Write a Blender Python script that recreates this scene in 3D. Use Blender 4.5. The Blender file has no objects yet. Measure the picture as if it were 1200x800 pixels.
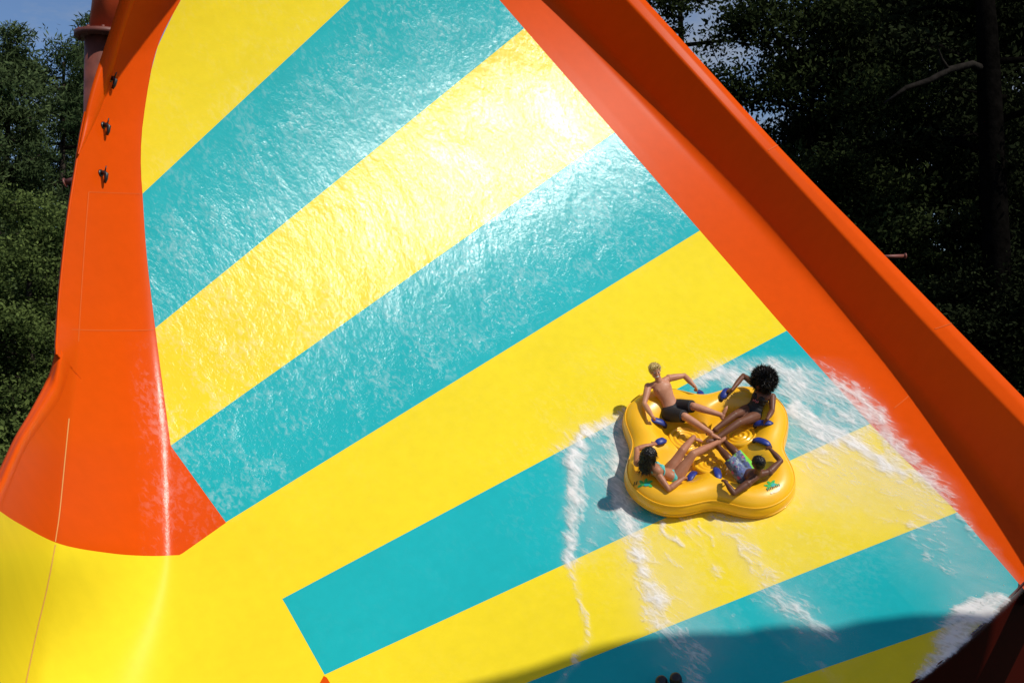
import bpy, bmesh, math, random
import numpy as np
from mathutils import Vector, Matrix, noise as mnoise

rnd = random.Random(7)
scene = bpy.context.scene
COL = scene.collection
F = 1449.0                      # focal length in picture units (picture 1200 x 800)
CAMZ = 9.0
O = np.array([0.0, 0.0, CAMZ])
SUN = None                      # set from the wall's glint below

# ------------------------------------------------------------------ helpers
def nrm(v):
    v = np.asarray(v, float); return v / np.linalg.norm(v)

def ray(px, py):
    return np.array([(px - 600.0) / F, 1.0, (400.0 - py) / F])

def proj(p):
    q = np.asarray(p) - O
    return np.array([600 + F * q[0] / q[1], 400 - F * q[2] / q[1]])

def mesh_obj(name, verts, faces, mat, parent=None, smooth=True, uv=None, attrs=None, midx=None):
    me = bpy.data.meshes.new(name)
    me.from_pydata([tuple(map(float, v)) for v in verts], [], [tuple(f) for f in faces])
    for m in (mat if isinstance(mat, (list, tuple)) else [mat]):
        me.materials.append(m)
    if midx is not None:
        me.polygons.foreach_set('material_index', np.asarray(midx, dtype=np.int32))
    if smooth:
        me.polygons.foreach_set('use_smooth', np.ones(len(me.polygons), dtype=bool))
    if uv is not None:
        layer = me.uv_layers.new(name='UVMap')
        li = np.zeros(len(me.loops), dtype=np.int32); me.loops.foreach_get('vertex_index', li)
        layer.data.foreach_set('uv', np.asarray(uv, dtype=np.float32)[li].ravel())
    for k, vals in (attrs or {}).items():
        a = me.attributes.new(k, 'FLOAT', 'POINT')
        a.data.foreach_set('value', np.asarray(vals, dtype=np.float32))
    me.update()
    o = bpy.data.objects.new(name, me)
    COL.objects.link(o)
    if parent is not None:
        o.parent = parent
        o.matrix_parent_inverse = parent_world(parent).inverted()
    return o

def parent_world(o):
    m = Matrix.LocRotScale(o.location, o.rotation_euler, o.scale)
    if o.parent is not None:
        return parent_world(o.parent) @ o.matrix_parent_inverse @ m
    return m

def bm_obj(name, bm, mat, parent=None, smooth=True):
    me = bpy.data.meshes.new(name)
    bm.to_mesh(me); bm.free()
    for m in (mat if isinstance(mat, (list, tuple)) else [mat]):
        me.materials.append(m)
    if smooth:
        me.polygons.foreach_set('use_smooth', np.ones(len(me.polygons), dtype=bool))
    o = bpy.data.objects.new(name, me); COL.objects.link(o)
    if parent is not None:
        o.parent = parent
        o.matrix_parent_inverse = parent_world(parent).inverted()
    return o

def thing(name, label, cat, loc=(0, 0, 0), group=None):
    o = bpy.data.objects.new(name, None); COL.objects.link(o)
    o.empty_display_size = 0.3
    o.location = tuple(map(float, loc)); o['label'] = label; o['category'] = cat
    if group: o['group'] = group
    return o

def tag(o, label=None, cat=None, group=None, kind=None):
    if label: o['label'] = label
    if cat: o['category'] = cat
    if group: o['group'] = group
    if kind: o['kind'] = kind
    return o

def poly_at(poly, u):
    """point at fraction u (arc length) of a polyline"""
    P = np.asarray(poly, float)
    L = np.r_[0, np.cumsum(np.linalg.norm(np.diff(P, axis=0), axis=1))]
    s = np.clip(u, 0, 1) * L[-1]
    return np.stack([np.interp(s, L, P[:, k]) for k in range(P.shape[1])], -1)

def smooth_poly(poly, n=8):
    """Catmull-Rom refinement"""
    P = [np.asarray(p, float) for p in poly]
    out = []
    for i in range(len(P) - 1):
        p0 = P[i - 1] if i > 0 else 2 * P[i] - P[i + 1]
        p1, p2 = P[i], P[i + 1]
        p3 = P[i + 2] if i + 2 < len(P) else 2 * P[i + 1] - P[i]
        for k in range(n):
            t = k / n
            out.append(0.5 * ((2 * p1) + (-p0 + p2) * t + (2 * p0 - 5 * p1 + 4 * p2 - p3) * t * t + (-p0 + 3 * p1 - 3 * p2 + p3) * t ** 3))
    out.append(P[-1])
    return np.array(out)

def grid_faces(nu, nv, flip=False):
    f = []
    for j in range(nv - 1):
        for i in range(nu - 1):
            a = j * nu + i
            q = (a, a + 1, a + nu + 1, a + nu)
            f.append(q[::-1] if flip else q)
    return f

def tube_bm(bm, pts, radii, seg=10, cap=True):
    pts = [Vector(map(float, p)) for p in pts]
    rings = []
    ref = None
    for i, p in enumerate(pts):
        t = (pts[min(i + 1, len(pts) - 1)] - pts[max(i - 1, 0)]).normalized()
        if ref is None:
            ref = t.orthogonal().normalized()
        ref = (ref - t * ref.dot(t))
        ref = ref.normalized() if ref.length > 1e-6 else t.orthogonal().normalized()
        b = t.cross(ref)
        rings.append([bm.verts.new(p + (ref * math.cos(2 * math.pi * k / seg) + b * math.sin(2 * math.pi * k / seg)) * radii[i]) for k in range(seg)])
    for i in range(len(rings) - 1):
        for k in range(seg):
            bm.faces.new((rings[i][k], rings[i][(k + 1) % seg], rings[i + 1][(k + 1) % seg], rings[i + 1][k]))
    if cap:
        bm.faces.new(rings[0][::-1]); bm.faces.new(rings[-1])

# ------------------------------------------------------------------ materials
def new_mat(name):
    m = bpy.data.materials.new(name); m.use_nodes = True
    nt = m.node_tree
    return m, nt, nt.nodes['Principled BSDF'], nt.nodes['Material Output']

def N(nt, t, **kw):
    n = nt.nodes.new(t)
    for k, v in kw.items(): setattr(n, k, v)
    return n

def ramp(nt, fac, stops):
    r = N(nt, 'ShaderNodeValToRGB')
    while len(r.color_ramp.elements) < len(stops): r.color_ramp.elements.new(0.5)
    for e, (p, c) in zip(r.color_ramp.elements, stops):
        e.position = p; e.color = (c[0], c[1], c[2], 1) if not isinstance(c, (int, float)) else (c, c, c, 1)
    nt.links.new(fac, r.inputs[0]); return r.outputs[0]

def mth(nt, op, a, b=None, c=None, clamp=False):
    n = N(nt, 'ShaderNodeMath', operation=op, use_clamp=clamp)
    for i, v in enumerate((a, b, c)):
        if v is None: continue
        if isinstance(v, (int, float)): n.inputs[i].default_value = v
        else: nt.links.new(v, n.inputs[i])
    return n.outputs[0]

def mixc(nt, fac, a, b, mode='MIX'):
    n = N(nt, 'ShaderNodeMix', data_type='RGBA', blend_type=mode)
    for i, v in ((0, fac), (6, a), (7, b)):
        if isinstance(v, (int, float)): n.inputs[i].default_value = v
        elif isinstance(v, (tuple, list)): n.inputs[i].default_value = (v[0], v[1], v[2], 1)
        else: nt.links.new(v, n.inputs[i])
    return n.outputs[2]

def noise_tex(nt, vec, scale, detail=4, rough=0.55, dist=0.0):
    n = N(nt, 'ShaderNodeTexNoise'); n.inputs['Scale'].default_value = scale
    n.inputs['Detail'].default_value = detail; n.inputs['Roughness'].default_value = rough
    n.inputs['Distortion'].default_value = dist
    if vec is not None: nt.links.new(vec, n.inputs['Vector'])
    return n.outputs['Fac']

def mapping(nt, src, scale=(1, 1, 1), rot=(0, 0, 0)):
    m = N(nt, 'ShaderNodeMapping'); m.inputs['Scale'].default_value = scale; m.inputs['Rotation'].default_value = rot
    nt.links.new(src, m.inputs['Vector']); return m.outputs[0]

def slide_mat(name, col, wet=True):
    """gloss gel-coat fibreglass; the vertex attribute 'wet' adds a running film of water"""
    m, nt, p, out = new_mat(name)
    L = nt.links
    uv = N(nt, 'ShaderNodeTexCoord').outputs['UV']
    big = noise_tex(nt, uv, 0.35, 3)
    mott = noise_tex(nt, uv, 5.0, 5)
    fac = mth(nt, 'ADD', mth(nt, 'MULTIPLY', big, 0.6), mth(nt, 'MULTIPLY', mott, 0.4))
    base = ramp(nt, fac, [(0.3, tuple(c * 0.90 for c in col)), (0.7, tuple(min(1, c * 1.04) for c in col))])
    w = N(nt, 'ShaderNodeAttribute', attribute_name='wet').outputs['Fac']
    # running water: ripples stretched down the slope
    fl = mapping(nt, uv, (1.0, 0.68, 1.0), (0, 0, math.radians(-38)))
    r1 = noise_tex(nt, fl, 1.8, 3, 0.5, 0.6)
    r2 = noise_tex(nt, fl, 13.0, 3, 0.6, 0.5)
    r3 = noise_tex(nt, uv, 34.0, 3, 0.6, 0.2)
    patch = ramp(nt, noise_tex(nt, fl, 0.55, 4, 0.6, 0.5), [(0.34, 0.55), (0.66, 1.0)])
    h = mth(nt, 'ADD', mth(nt, 'MULTIPLY', r1, 0.9), mth(nt, 'ADD', mth(nt, 'MULTIPLY', r2, 0.30), mth(nt, 'MULTIPLY', r3, 0.17)))
    h = mth(nt, 'MULTIPLY', h, patch)
    bump = N(nt, 'ShaderNodeBump'); bump.inputs['Distance'].default_value = 0.027
    L.new(mth(nt, 'MULTIPLY', w, 1.0), bump.inputs['Strength']); L.new(h, bump.inputs['Height'])
    L.new(bump.outputs[0], p.inputs['Coat Normal'])
    bump2 = N(nt, 'ShaderNodeBump'); bump2.inputs['Distance'].default_value = 0.027
    L.new(mth(nt, 'MULTIPLY', w, 0.22), bump2.inputs['Strength']); L.new(h, bump2.inputs['Height'])
    L.new(bump2.outputs[0], p.inputs['Normal'])
    # a little milky air in the thicker ripples
    milk = ramp(nt, mth(nt, 'ADD', mth(nt, 'MULTIPLY', r2, 0.6), mth(nt, 'MULTIPLY', r1, 0.4)), [(0.50, 0.0), (0.70, 1.0)])
    mk = mth(nt, 'MULTIPLY', mth(nt, 'MULTIPLY', milk, w), 0.26)
    base2 = mixc(nt, mk, base, (0.85, 0.88, 0.86))
    L.new(base2, p.inputs['Base Color'])
    L.new(mth(nt, 'SUBTRACT', 0.34, mth(nt, 'MULTIPLY', w, 0.06)), p.inputs['Roughness'])
    p.inputs['Specular IOR Level'].default_value = 0.03
    L.new(mth(nt, 'ADD', 0.035, mth(nt, 'MULTIPLY', w, 0.38)), p.inputs['Coat Weight'])
    L.new(mth(nt, 'SUBTRACT', 0.34, mth(nt, 'MULTIPLY', w, 0.185)), p.inputs['Coat Roughness'])
    return m

M = {}
M['yellow'] = slide_mat('slide_yellow', (0.86, 0.675, 0.022))
M['teal'] = slide_mat('slide_teal', (0.014, 0.42, 0.445))
M['orange'] = slide_mat('slide_orange', (0.69, 0.074, 0.002))
M['seam'] = slide_mat('slide_seam', (0.69, 0.115, 0.022))
M['seam_pale'] = slide_mat('seam_pale', (0.76, 0.36, 0.12))

def plain(name, col, rough=0.5, var=0.12, scale=8.0, bump=0.0, coat=0.0, bscale=40.0):
    m, nt, p, out = new_mat(name)
    oc = N(nt, 'ShaderNodeTexCoord').outputs['Object']
    n = noise_tex(nt, oc, scale, 4)
    nt.links.new(ramp(nt, n, [(0.3, tuple(c * (1 - var) for c in col)), (0.7, tuple(min(1, c * (1 + var)) for c in col))]), p.inputs['Base Color'])
    p.inputs['Roughness'].default_value = rough
    p.inputs['Coat Weight'].default_value = coat
    if bump:
        b = N(nt, 'ShaderNodeBump'); b.inputs['Distance'].default_value = bump; b.inputs['Strength'].default_value = 0.6
        nt.links.new(noise_tex(nt, oc, bscale, 4), b.inputs['Height']); nt.links.new(b.outputs[0], p.inputs['Normal'])
    return m

M['post'] = plain('weathered_red_steel', (0.16, 0.045, 0.03), 0.55, 0.3, 3.0)
M['post_orange'] = plain('orange_painted_steel', (0.45, 0.055, 0.012), 0.45, 0.15, 3.0)
M['black'] = plain('black_plastic', (0.012, 0.012, 0.013), 0.4)
M['raft'] = plain('raft_vinyl', (0.94, 0.495, 0.010), 0.34, 0.05, 2.0, 0.004, 0.25, 6.0)
M['handle'] = plain('blue_handle', (0.012, 0.03, 0.22), 0.45, 0.3, 20.0)
M['strap'] = plain('blue_strap', (0.02, 0.025, 0.06), 0.6)
M['logo_green'] = plain('green_print', (0.06, 0.48, 0.10), 0.45, 0.3, 30.0)
M['logo_dark'] = plain('dark_print', (0.06, 0.05, 0.01), 0.5)
M['logo_white'] = plain('white_print', (0.80, 0.74, 0.48), 0.5)
M['logo_teal'] = plain('teal_print', (0.02, 0.42, 0.36), 0.5)

# ------------------------------------------------------------------ the wall: a big concave cylinder
NZ0 = nrm([0.0, -0.695, 0.719])
PR = O + ray(832, 522) * 20.5
A = nrm([0.8, -NZ0[2] * 0.5 / NZ0[1], 0.5])
A = nrm(A - NZ0 * np.dot(A, NZ0))
B = np.cross(NZ0, A)
if B[2] < 0: B = -B
RAD = 13.0
CEN = PR + RAD * NZ0

def cyl_t(px, py):
    d = ray(px, py); m = O - CEN
    dp = d - A * np.dot(d, A); mp = m - A * np.dot(m, A)
    a = dp @ dp; b = 2 * dp @ mp; c = mp @ mp - RAD * RAD
    return (-b + math.sqrt(max(b * b - 4 * a * c, 0))) / (2 * a)

def S(px, py):
    return O + ray(px, py) * cyl_t(px, py)

def SN(p):
    v = CEN - p; v = v - A * np.dot(v, A); return nrm(v)

_g = S(606, 172); _v = nrm(O - _g); _n = SN(_g)
SUN = nrm(2 * (_n @ _v) * _n - _v)          # the sun that the wet wall mirrors there
print('sun', SUN.round(3))

def ST(p):
    q = p - PR
    n = SN(p)
    th = math.atan2(np.dot(B, -n), np.dot(NZ0, n))
    return (np.dot(q, A), RAD * th)

XB = [(-150, 300), (-80, 258), (0, 212), (60, 182), (140, 168), (227, 169), (385, 184), (522, 200), (650, 205), (800, 208), (980, 211)]
XBy = [p[0] for p in XB]; XBx = [p[1] for p in XB]

def softplus(d, w):
    return math.sqrt(d * d + w * w) - w if d > 0 else 0.0

def ease(t):
    t = min(1.0, max(0.0, t)); return t * t * (3 - 2 * t)

def left_g(px, py):
    d = np.interp(py, XBy, XBx) - px
    yl = ease((py - 635) / 170.0)
    g = 0.0152 * (1.15 - 0.55 * ease((py - 600) / 330.0)) * softplus(d, 40 + 110 * yl)
    k = float(np.clip((py - 370) / 60.0, 0, 1)); k = k * k * (3 - 2 * k)
    g += 0.0152 * 1.5 * k * softplus(92 - (py - 430) * 0.11 - px, 9)
    return g

def SL(px, py, lift=0.0):
    return O + ray(px, py) * (cyl_t(px, py) - left_g(px, py) - lift)

slide = thing('water_slide', 'giant orange, yellow and teal striped wall of the water slide', 'water slide', (0, 24, 0))

FAN = (-1230.0, 1530.0)
SLOPES = [-1.0975, -0.9327, -0.8115, -0.705, -0.6145, -0.531, -0.4595, -0.3955, -0.3405, -0.276]
LEFTB = smooth_poly([(301, -152), (258, -80), (212, 0), (183, 60), (168, 140), (165, 190), (167, 227), (172, 300), (182, 385), (200, 522)], 6).tolist() + \
    [(265, 612), (332, 703), (381, 791), (400, 826), (470, 960), (620, 1200)]
L1 = [(452, -150), (585, 0), (720, 155), (820, 270), (920, 385), (1020, 497), (1122, 600), (1198, 688)]
RIGHTB = [(200, -150)] + L1 + smooth_poly([(1198, 688), (1140, 745), (1075, 798), (960, 880), (840, 970)], 5).tolist()[1:]

def fan_hit(slope, poly):
    """intersect the fan line of a slope with a polyline"""
    P = np.asarray(poly, float)
    v = (P[:, 1] - FAN[1]) - slope * (P[:, 0] - FAN[0])
    for i in range(len(P) - 1):
        if v[i] == 0: return P[i]
        if v[i] * v[i + 1] <= 0:
            t = v[i] / (v[i] - v[i + 1]); return P[i] + t * (P[i + 1] - P[i])
    raise RuntimeError('fan %.3f' % slope)

def wet_at(px, py):
    sl = (py - FAN[1]) / (px - FAN[0])
    w = np.interp(sl, [-0.96, -0.90, -0.6175, -0.6140, -0.55, -0.3], [0.16, 0.85, 1.0, 0.05, 0.03, 0.05])
    if sl > -0.6145:
        # the wake round the raft
        d = math.hypot((px - 850) / 1.5, py - 560)
        w = max(w, 0.55 * float(np.clip(1.6 - d / 130.0, 0, 1)))
    return float(w)

NUF, SUB = 170, 12
verts, uvs, wets, midx, faces = [], [], [], [], []
rows = []
for i in range(len(SLOPES) - 1):
    for k in range(SUB):
        rows.append(SLOPES[i] + (SLOPES[i + 1] - SLOPES[i]) * k / SUB)
rows.append(SLOPES[-1])
for j, sl in enumerate(rows):
    a = fan_hit(sl, LEFTB); b = fan_hit(sl, RIGHTB)
    for i in range(NUF):
        q = a + (b - a) * i / (NUF - 1)
        p = S(*q); verts.append(p); uvs.append(ST(p))
        wets.append(wet_at(q[0], q[1]))
for j in range(len(rows) - 1):
    for i in range(NUF - 1):
        a = j * NUF + i
        faces.append((a, a + NUF, a + NUF + 1, a + 1))
        midx.append((j // SUB) % 2)
# hard change of the film at the E4 stripe edge: row 4*SUB belongs to the dry side below
mesh_obj('sliding_face', verts, faces, [M['yellow'], M['teal']], slide, uv=uvs, attrs={'wet': wets}, midx=midx)

# ---- orange wing and yellow entry on the left
def coons(top, bot, left, right, nu, nv):
    U = np.linspace(0, 1, nu); V = np.linspace(0, 1, nv)
    T, Bq = poly_at(top, U), poly_at(bot, U); Lq, Rq = poly_at(left, V), poly_at(right, V)
    out = np.zeros((nv, nu, 2))
    for j, v in enumerate(V):
        for i, u in enumerate(U):
            out[j, i] = (1 - v) * T[i] + v * Bq[i] + (1 - u) * Lq[j] + u * Rq[j] - ((1 - u) * (1 - v) * T[0] + u * (1 - v) * T[-1] + (1 - u) * v * Bq[0] + u * v * Bq[-1])
    return out

LOUT = smooth_poly([(165, -80), (140, 0), (129, 35), (108, 100), (96, 150), (88, 200), (80, 250), (74, 300), (69, 350), (66, 400), (66, 415)], 5).tolist()
LIN = smooth_poly([(83, 428), (70, 467), (47, 500), (28, 530), (8, 578), (-1, 598)], 5).tolist()
BOT = smooth_poly([(-1, 598), (22, 613), (70, 637), (130, 648), (175, 651), (211, 650)], 6).tolist() + [(265, 612)]
i612 = [i for i, p in enumerate(LEFTB) if p[1] >= 611.9][0]
RW = [(258, -80)] + [p for p in LEFTB[:i612] if p[1] > -75] + [(265, 612)]
def left_patch(name, top, bot, left, right, nu, nv, mat):
    g = coons(top, bot, left, right, nu, nv)
    vs, uv, wt = [], [], []
    for j in range(nv):
        for i in range(nu):
            x, y = g[j, i]
            p = SL(x, y); vs.append(p); uv.append(ST(p))
            d = np.interp(y, XBy, XBx) - x
            w = 0.6 * max(0.0, 1 - abs(d - 8) / 34.0) ** .6 * float(np.clip((y - 390) / 60.0, 0, 1))
            if y > 520 and d < 0 and y < 655: w = 0.35
            wt.append(w if mat is M['orange'] else 0.0)
    return mesh_obj(name, vs, grid_faces(nu, nv, True), mat, slide, uv=uv, attrs={'wet': wt})
left_patch('side_wing', [(165, -80), (258, -80)], BOT, LOUT + LIN, RW, 70, 150, M['orange'])
left_patch('entry_face', BOT, [(-70, 940), (455, 940)], [(-1, 598), (-32, 660), (-70, 940)],
           [(265, 612), (332, 703), (381, 791), (400, 826), (455, 940)], 70, 60, M['yellow'])

def ribbon(name, rows_pts, mat, parent=slide, flip=False, wet=0.0):
    nv = len(rows_pts); nu = len(rows_pts[0])
    vs = [p for r in rows_pts for p in r]
    return mesh_obj(name, vs, grid_faces(nu, nv, flip), mat, parent, uv=[ST(p) for p in vs], attrs={'wet': [wet] * len(vs)})

# upper rim on the wing edge: a folded lip standing a hand's width proud
us = np.linspace(0, 1, 40)
LO = poly_at(smooth_poly([(165, -80), (140, 0), (129, 35), (108, 100), (98, 142), (91, 180)], 5), us)
LI = poly_at(smooth_poly([(186, -80), (158, 0), (146, 35), (131, 88), (117, 130), (93, 181)], 5), us)
r0 = [SL(x - 1, y) + np.array([-0.05, 0.45, -0.05]) for x, y in LO]
r1 = [SL(x, y, 0.03) for x, y in LO]
r2 = [SL(x * .7 + X * .3, y * .7 + Y * .3, 0.13) for (x, y), (X, Y) in zip(LO, LI)]
r3 = [SL(x, y, 0.12) for x, y in LI]
r4 = [SL(x, y, -0.01) for x, y in LI]
ribbon('rim', [r0, r1, r2, r3, r4], M['orange'], flip=True)
# plain turned-back edge below it
LE = poly_at(np.array(LOUT)[18:], us)
ribbon('rim', [[SL(x - .5, y, -0.35) + np.array([-.02, 0, 0]) for x, y in LE], [SL(x - .6, y, 0.02) for x, y in LE], [SL(x + 2.2, y, 0.03) for x, y in LE], [SL(x + 2.6, y, -0.01) for x, y in LE]], M['orange'], flip=True)
# rolled lip of the entry scoop
us = np.linspace(0, 1, 46)
LI2 = poly_at(np.array(LIN + [(-32, 660)]), us)
LO2 = poly_at(smooth_poly([(66.8, 402), (57.5, 438), (35, 482), (17, 512), (-2, 552), (-20, 590), (-45, 640)], 5), us)
rws = []
for k in range(9):
    f = k / 8.0
    rws.append([SL(xi + (xo - xi) * f, yi + (yo - yi) * f) * 0 + (O + ray(xi + (xo - xi) * f, yi + (yo - yi) * f) * (cyl_t(xi, yi) - (left_g(xi, yi) * min(1, ii / 7) + left_g(xi + (xo - xi) * f, yi + (yo - yi) * f) * (1 - min(1, ii / 7))) - 0.16 * min(1, (ii + .6) / 5) * math.sin(math.pi * min(1, f * 1.25)) ** 0.8 + 0.45 * max(0, f - 0.62))) for ii, ((xi, yi), (xo, yo)) in enumerate(zip(LI2, LO2))])
rws.append([p + np.array([-0.02, 0.5, -0.1]) for p in rws[-1]])
ribbon('scoop_lip', rws, M['orange'])
# added panel out of the frame, set sunward to shade the wing's top
k = 3.0
ha = [SL(x, y) + SUN * k for x, y in poly_at(np.array([(118, 121), (160, 62), (207, 2), (262, -75)]), np.linspace(0, 1, 12))]
hb = [p + np.array([-1.3, 0.4, 1.3]) for p in ha]
hc = [p + np.array([-2.2, 1.6, 1.6]) for p in ha]
ribbon('shadow_panel', [ha, hb, hc], M['orange'])

# ---- right side: orange border strip, side wall, flange
L2 = smooth_poly([(505, -150), (647, 0), (823, 188), (1000, 380), (1068, 456), (1128, 527), (1200, 612), (1330, 765)], 6).tolist()
L3 = smooth_poly([(594, -150), (735, 0), (888, 166), (1088, 382), (1200, 498), (1340, 645)], 6).tolist()
L4 = smooth_poly([(615, -150), (756, 0), (911, 170), (1020, 282), (1116, 380), (1200, 466), (1390, 660)], 6).tolist()
L1x = L1 + [(1310, 812)]
NS = 90
us = np.linspace(0, 1, NS)
q1, q2 = poly_at(L1x, us), poly_at(L2, us)
def signed(pt, poly):
    """picture-space: below a descending polyline is positive"""
    P = np.asarray(poly); return pt[1] - np.interp(pt[0], P[:, 0], P[:, 1])
def grow(p, d, poly, hi=6.0):
    lo = 0.0
    for _ in range(40):
        m = (lo + hi) / 2
        if signed(proj(p + d * m), poly) > 0: lo = m
        else: hi = m
    return p + d * lo, lo
P1 = [S(*q) for q in q1]; P2 = [S(*q) for q in q2]
STRIP = [[p1 + (p2 - p1) * f for p1, p2 in zip(P1, P2)] for f in np.linspace(0, 1, 12)]
# put them back on the curved wall and roll the last part up into the side wall
OUT = [nrm(np.cross(np.gradient(np.array(P2), axis=0)[i], SN(P2[i]))) for i in range(NS)]
if OUT[0][0] < 0: OUT = [-o for o in OUT]
WALLD = [nrm(SN(P2[i]) * 0.84 + OUT[i] * 0.54) for i in range(NS)]
P3 = [grow(P2[i], WALLD[i], L3)[0] for i in range(NS)]
P4 = [grow(P3[i], nrm(OUT[i] + SN(P2[i]) * 0.06), L4)[0] for i in range(NS)]
hh = [np.linalg.norm(P3[i] - P2[i]) for i in range(NS)]
print('wall height', round(min(hh), 2), round(max(hh), 2), 'flange', round(float(np.median([np.linalg.norm(P4[i] - P3[i]) for i in range(NS)])), 2))
strip_rows = []
for f in np.linspace(0, 1, 10):
    r = []
    for i in range(NS):
        x, y = q1[i] + (q2[i] - q1[i]) * f * 0.80
        r.append(S(x, y) + SN(P2[i]) * 0.004 * 0)
    strip_rows.append(r)
for f in np.linspace(0.15, 1, 8):      # fillet: quadratic curve from the strip over the crease up the wall
    r = []
    for i in range(NS):
        a = strip_rows[9][i]; c = P2[i]; e = P2[i] + WALLD[i] * 0.16 * hh[i]
        r.append((1 - f) ** 2 * a + 2 * f * (1 - f) * c + f * f * e)
    strip_rows.append(r)
wall_rows = [[P2[i] + WALLD[i] * hh[i] * f for i in range(NS)] for f in np.linspace(0.16, 0.97, 8)]
vs = [p for r in strip_rows for p in r]
wt = []
for r in range(len(strip_rows)):
    for i in range(NS):
        y = q1[i][1]
        wt.append((0.05 if r < 3 else 0.0) * float(np.clip(1 - abs(y - 150) / 160, 0, 1)))
mesh_obj('edge_strip', vs, grid_faces(NS, len(strip_rows), True), M['orange'], slide, uv=[ST(p) for p in vs], attrs={'wet': wt})
ribbon('side_wall', wall_rows, M['orange'], flip=True)
fl = [wall_rows[-1]]
for f in (0.25, 0.6, 1.0):
    fl.append([(1 - f) ** 2 * np.array(wall_rows[-1][i]) + 2 * f * (1 - f) * P3[i] + f * f * (P3[i] + (P4[i] - P3[i]) * 0.12) for i in range(NS)])
fl.append([P3[i] + (P4[i] - P3[i]) * 0.55 for i in range(NS)])
fl.append(P4)
fl.append([P4[i] - SN(P2[i]) * 0.10 + OUT[i] * 0.015 for i in range(NS)])
ribbon('flange', fl, M['orange'], flip=True)
# outer skin under the flange so the slide has a back
ribbon('outer_wall', [[P4[i] - SN(P2[i]) * 0.10 - OUT[i] * 0.10 for i in range(NS)], [P2[i] + OUT[i] * 0.35 - SN(P2[i]) * 0.2 for i in range(NS)], [P1[i] - SN(P2[i]) * 0.35 for i in range(NS)]], M['post_orange'])

# ---- end wall dropping away under the lower edge
EB = poly_at(np.array(RIGHTB[RIGHTB.index((1198, 688)):] if (1198, 688) in RIGHTB else RIGHTB[8:]), np.linspace(0, 1, 40))
EB = np.vstack([[(1216, 671)], EB])
M['shade'] = slide_mat('shade_darkened_gelcoat', (0.045, 0.004, 0.002), False)  # red-orange gel-coat darkened in colour to stand for the end wall's shade
e0 = [S(x, y) for x, y in EB]
rws = [[p + SN(p) * 0.012 for p in e0]] + [[p - SN(p) * d + np.array([0.10, 0.5, -0.1]) * d * 0.35 for p in e0] for d in (0.04, 0.6, 1.4, 2.4, 4.0)]
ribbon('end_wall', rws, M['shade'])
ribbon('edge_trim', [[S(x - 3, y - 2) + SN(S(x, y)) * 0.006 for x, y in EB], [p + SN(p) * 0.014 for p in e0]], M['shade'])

# ---- the tip of an orange stripe panel at the very bottom, between the two yellows
tg = coons([(379.5, 791.5), (383, 793.5)], [(318, 905), (455, 905)], [(379.5, 791.5), (350, 845), (318, 905)], [(383, 793.5), (410, 838), (455, 905)], 14, 26)
vs = []
for row in tg:
    for x, y in row:
        p = S(x, y); vs.append(p + SN(p) * 0.005)
mesh_obj('orange_stripe', vs, grid_faces(14, 26, True), M['orange'], slide, uv=[ST(p) for p in vs], attrs={'wet': [0.03] * len(vs)})
# ---- seams
def seam(pts, w, mat, fn=SL, lift=0.006):
    P = smooth_poly(pts, 6)
    T = np.gradient(P, axis=0); T /= np.linalg.norm(T, axis=1)[:, None]
    Nn = np.stack([-T[:, 1], T[:, 0]], 1) * w / 2
    rows_ = []
    for s in (-1, 1):
        r = []
        for p, n in zip(P, Nn):
            q = p + n * s
            if fn is SL: r.append(SL(q[0], q[1], lift))
            else: x = S(*q); r.append(x + SN(x) * lift)
        rows_.append(r)
    return ribbon('seam', rows_, mat)
seam([(81, 490), (76, 540), (70, 600), (65, 634)], 1.3, M['seam_pale'])
seam([(65, 638), (55, 690), (42, 745), (28, 812)], 1.3, M['seam_pale'])
seam([(84, 386), (120, 387), (160, 387), (181, 386)], 1.0, M['seam'])
seam([(104, 225), (99, 290), (95, 350), (92, 400)], 1.2, M['seam'])
seam([(104, 225), (130, 226), (164, 227)], 0.8, M['seam'])
seam([(1048, 478), (1058, 470), (1068, 461)], 1.2, M['seam'], S)
def flange_seam(k):
    a, b = P3[k] + (P4[k] - P3[k]) * 0.14, P4[k]
    t = nrm(P4[k + 1] - P4[k]) * 0.012; n = SN(P2[k]) * 0.008
    ribbon('seam', [[a - t + n, b - t + n], [a + t + n, b + t + n]], M['seam'])
for tx in (912, 1112):
    flange_seam(int(np.argmin([abs(proj(P4[i])[0] - tx) for i in range(NS)])))

# ---- black water nozzles
def nozzle(px, py, sc=1.0, fn=SL):
    p = fn(px, py)
    n = nrm(np.cross(fn(px, py + 2) - p, fn(px + 2, py) - p))
    if np.dot(n, O - p) < 0: n = -n
    d = nrm(np.array([0.35, -0.2, -0.9]))
    d = nrm(d - n * np.dot(d, n))
    bm = bmesh.new()
    tube_bm(bm, [p, p + n * 0.025 * sc], [0.085 * sc, 0.08 * sc], 14)
    tube_bm(bm, [p + n * 0.02 * sc, p + n * 0.10 * sc, p + n * 0.15 * sc + d * 0.05 * sc, p + n * 0.13 * sc + d * 0.16 * sc, p + n * 0.09 * sc + d * 0.24 * sc], [0.05 * sc, 0.05 * sc, 0.052 * sc, 0.042 * sc, 0.03 * sc], 12)
    tube_bm(bm, [p + n * 0.12 * sc - d * 0.02 * sc, p + n * 0.16 * sc - d * 0.14 * sc], [0.018 * sc, 0.014 * sc], 8)
    bm_obj('nozzle', bm, M['black'], slide)
for q in ((129, 92), (121, 147), (118, 203)): nozzle(*q, 0.72)
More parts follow.
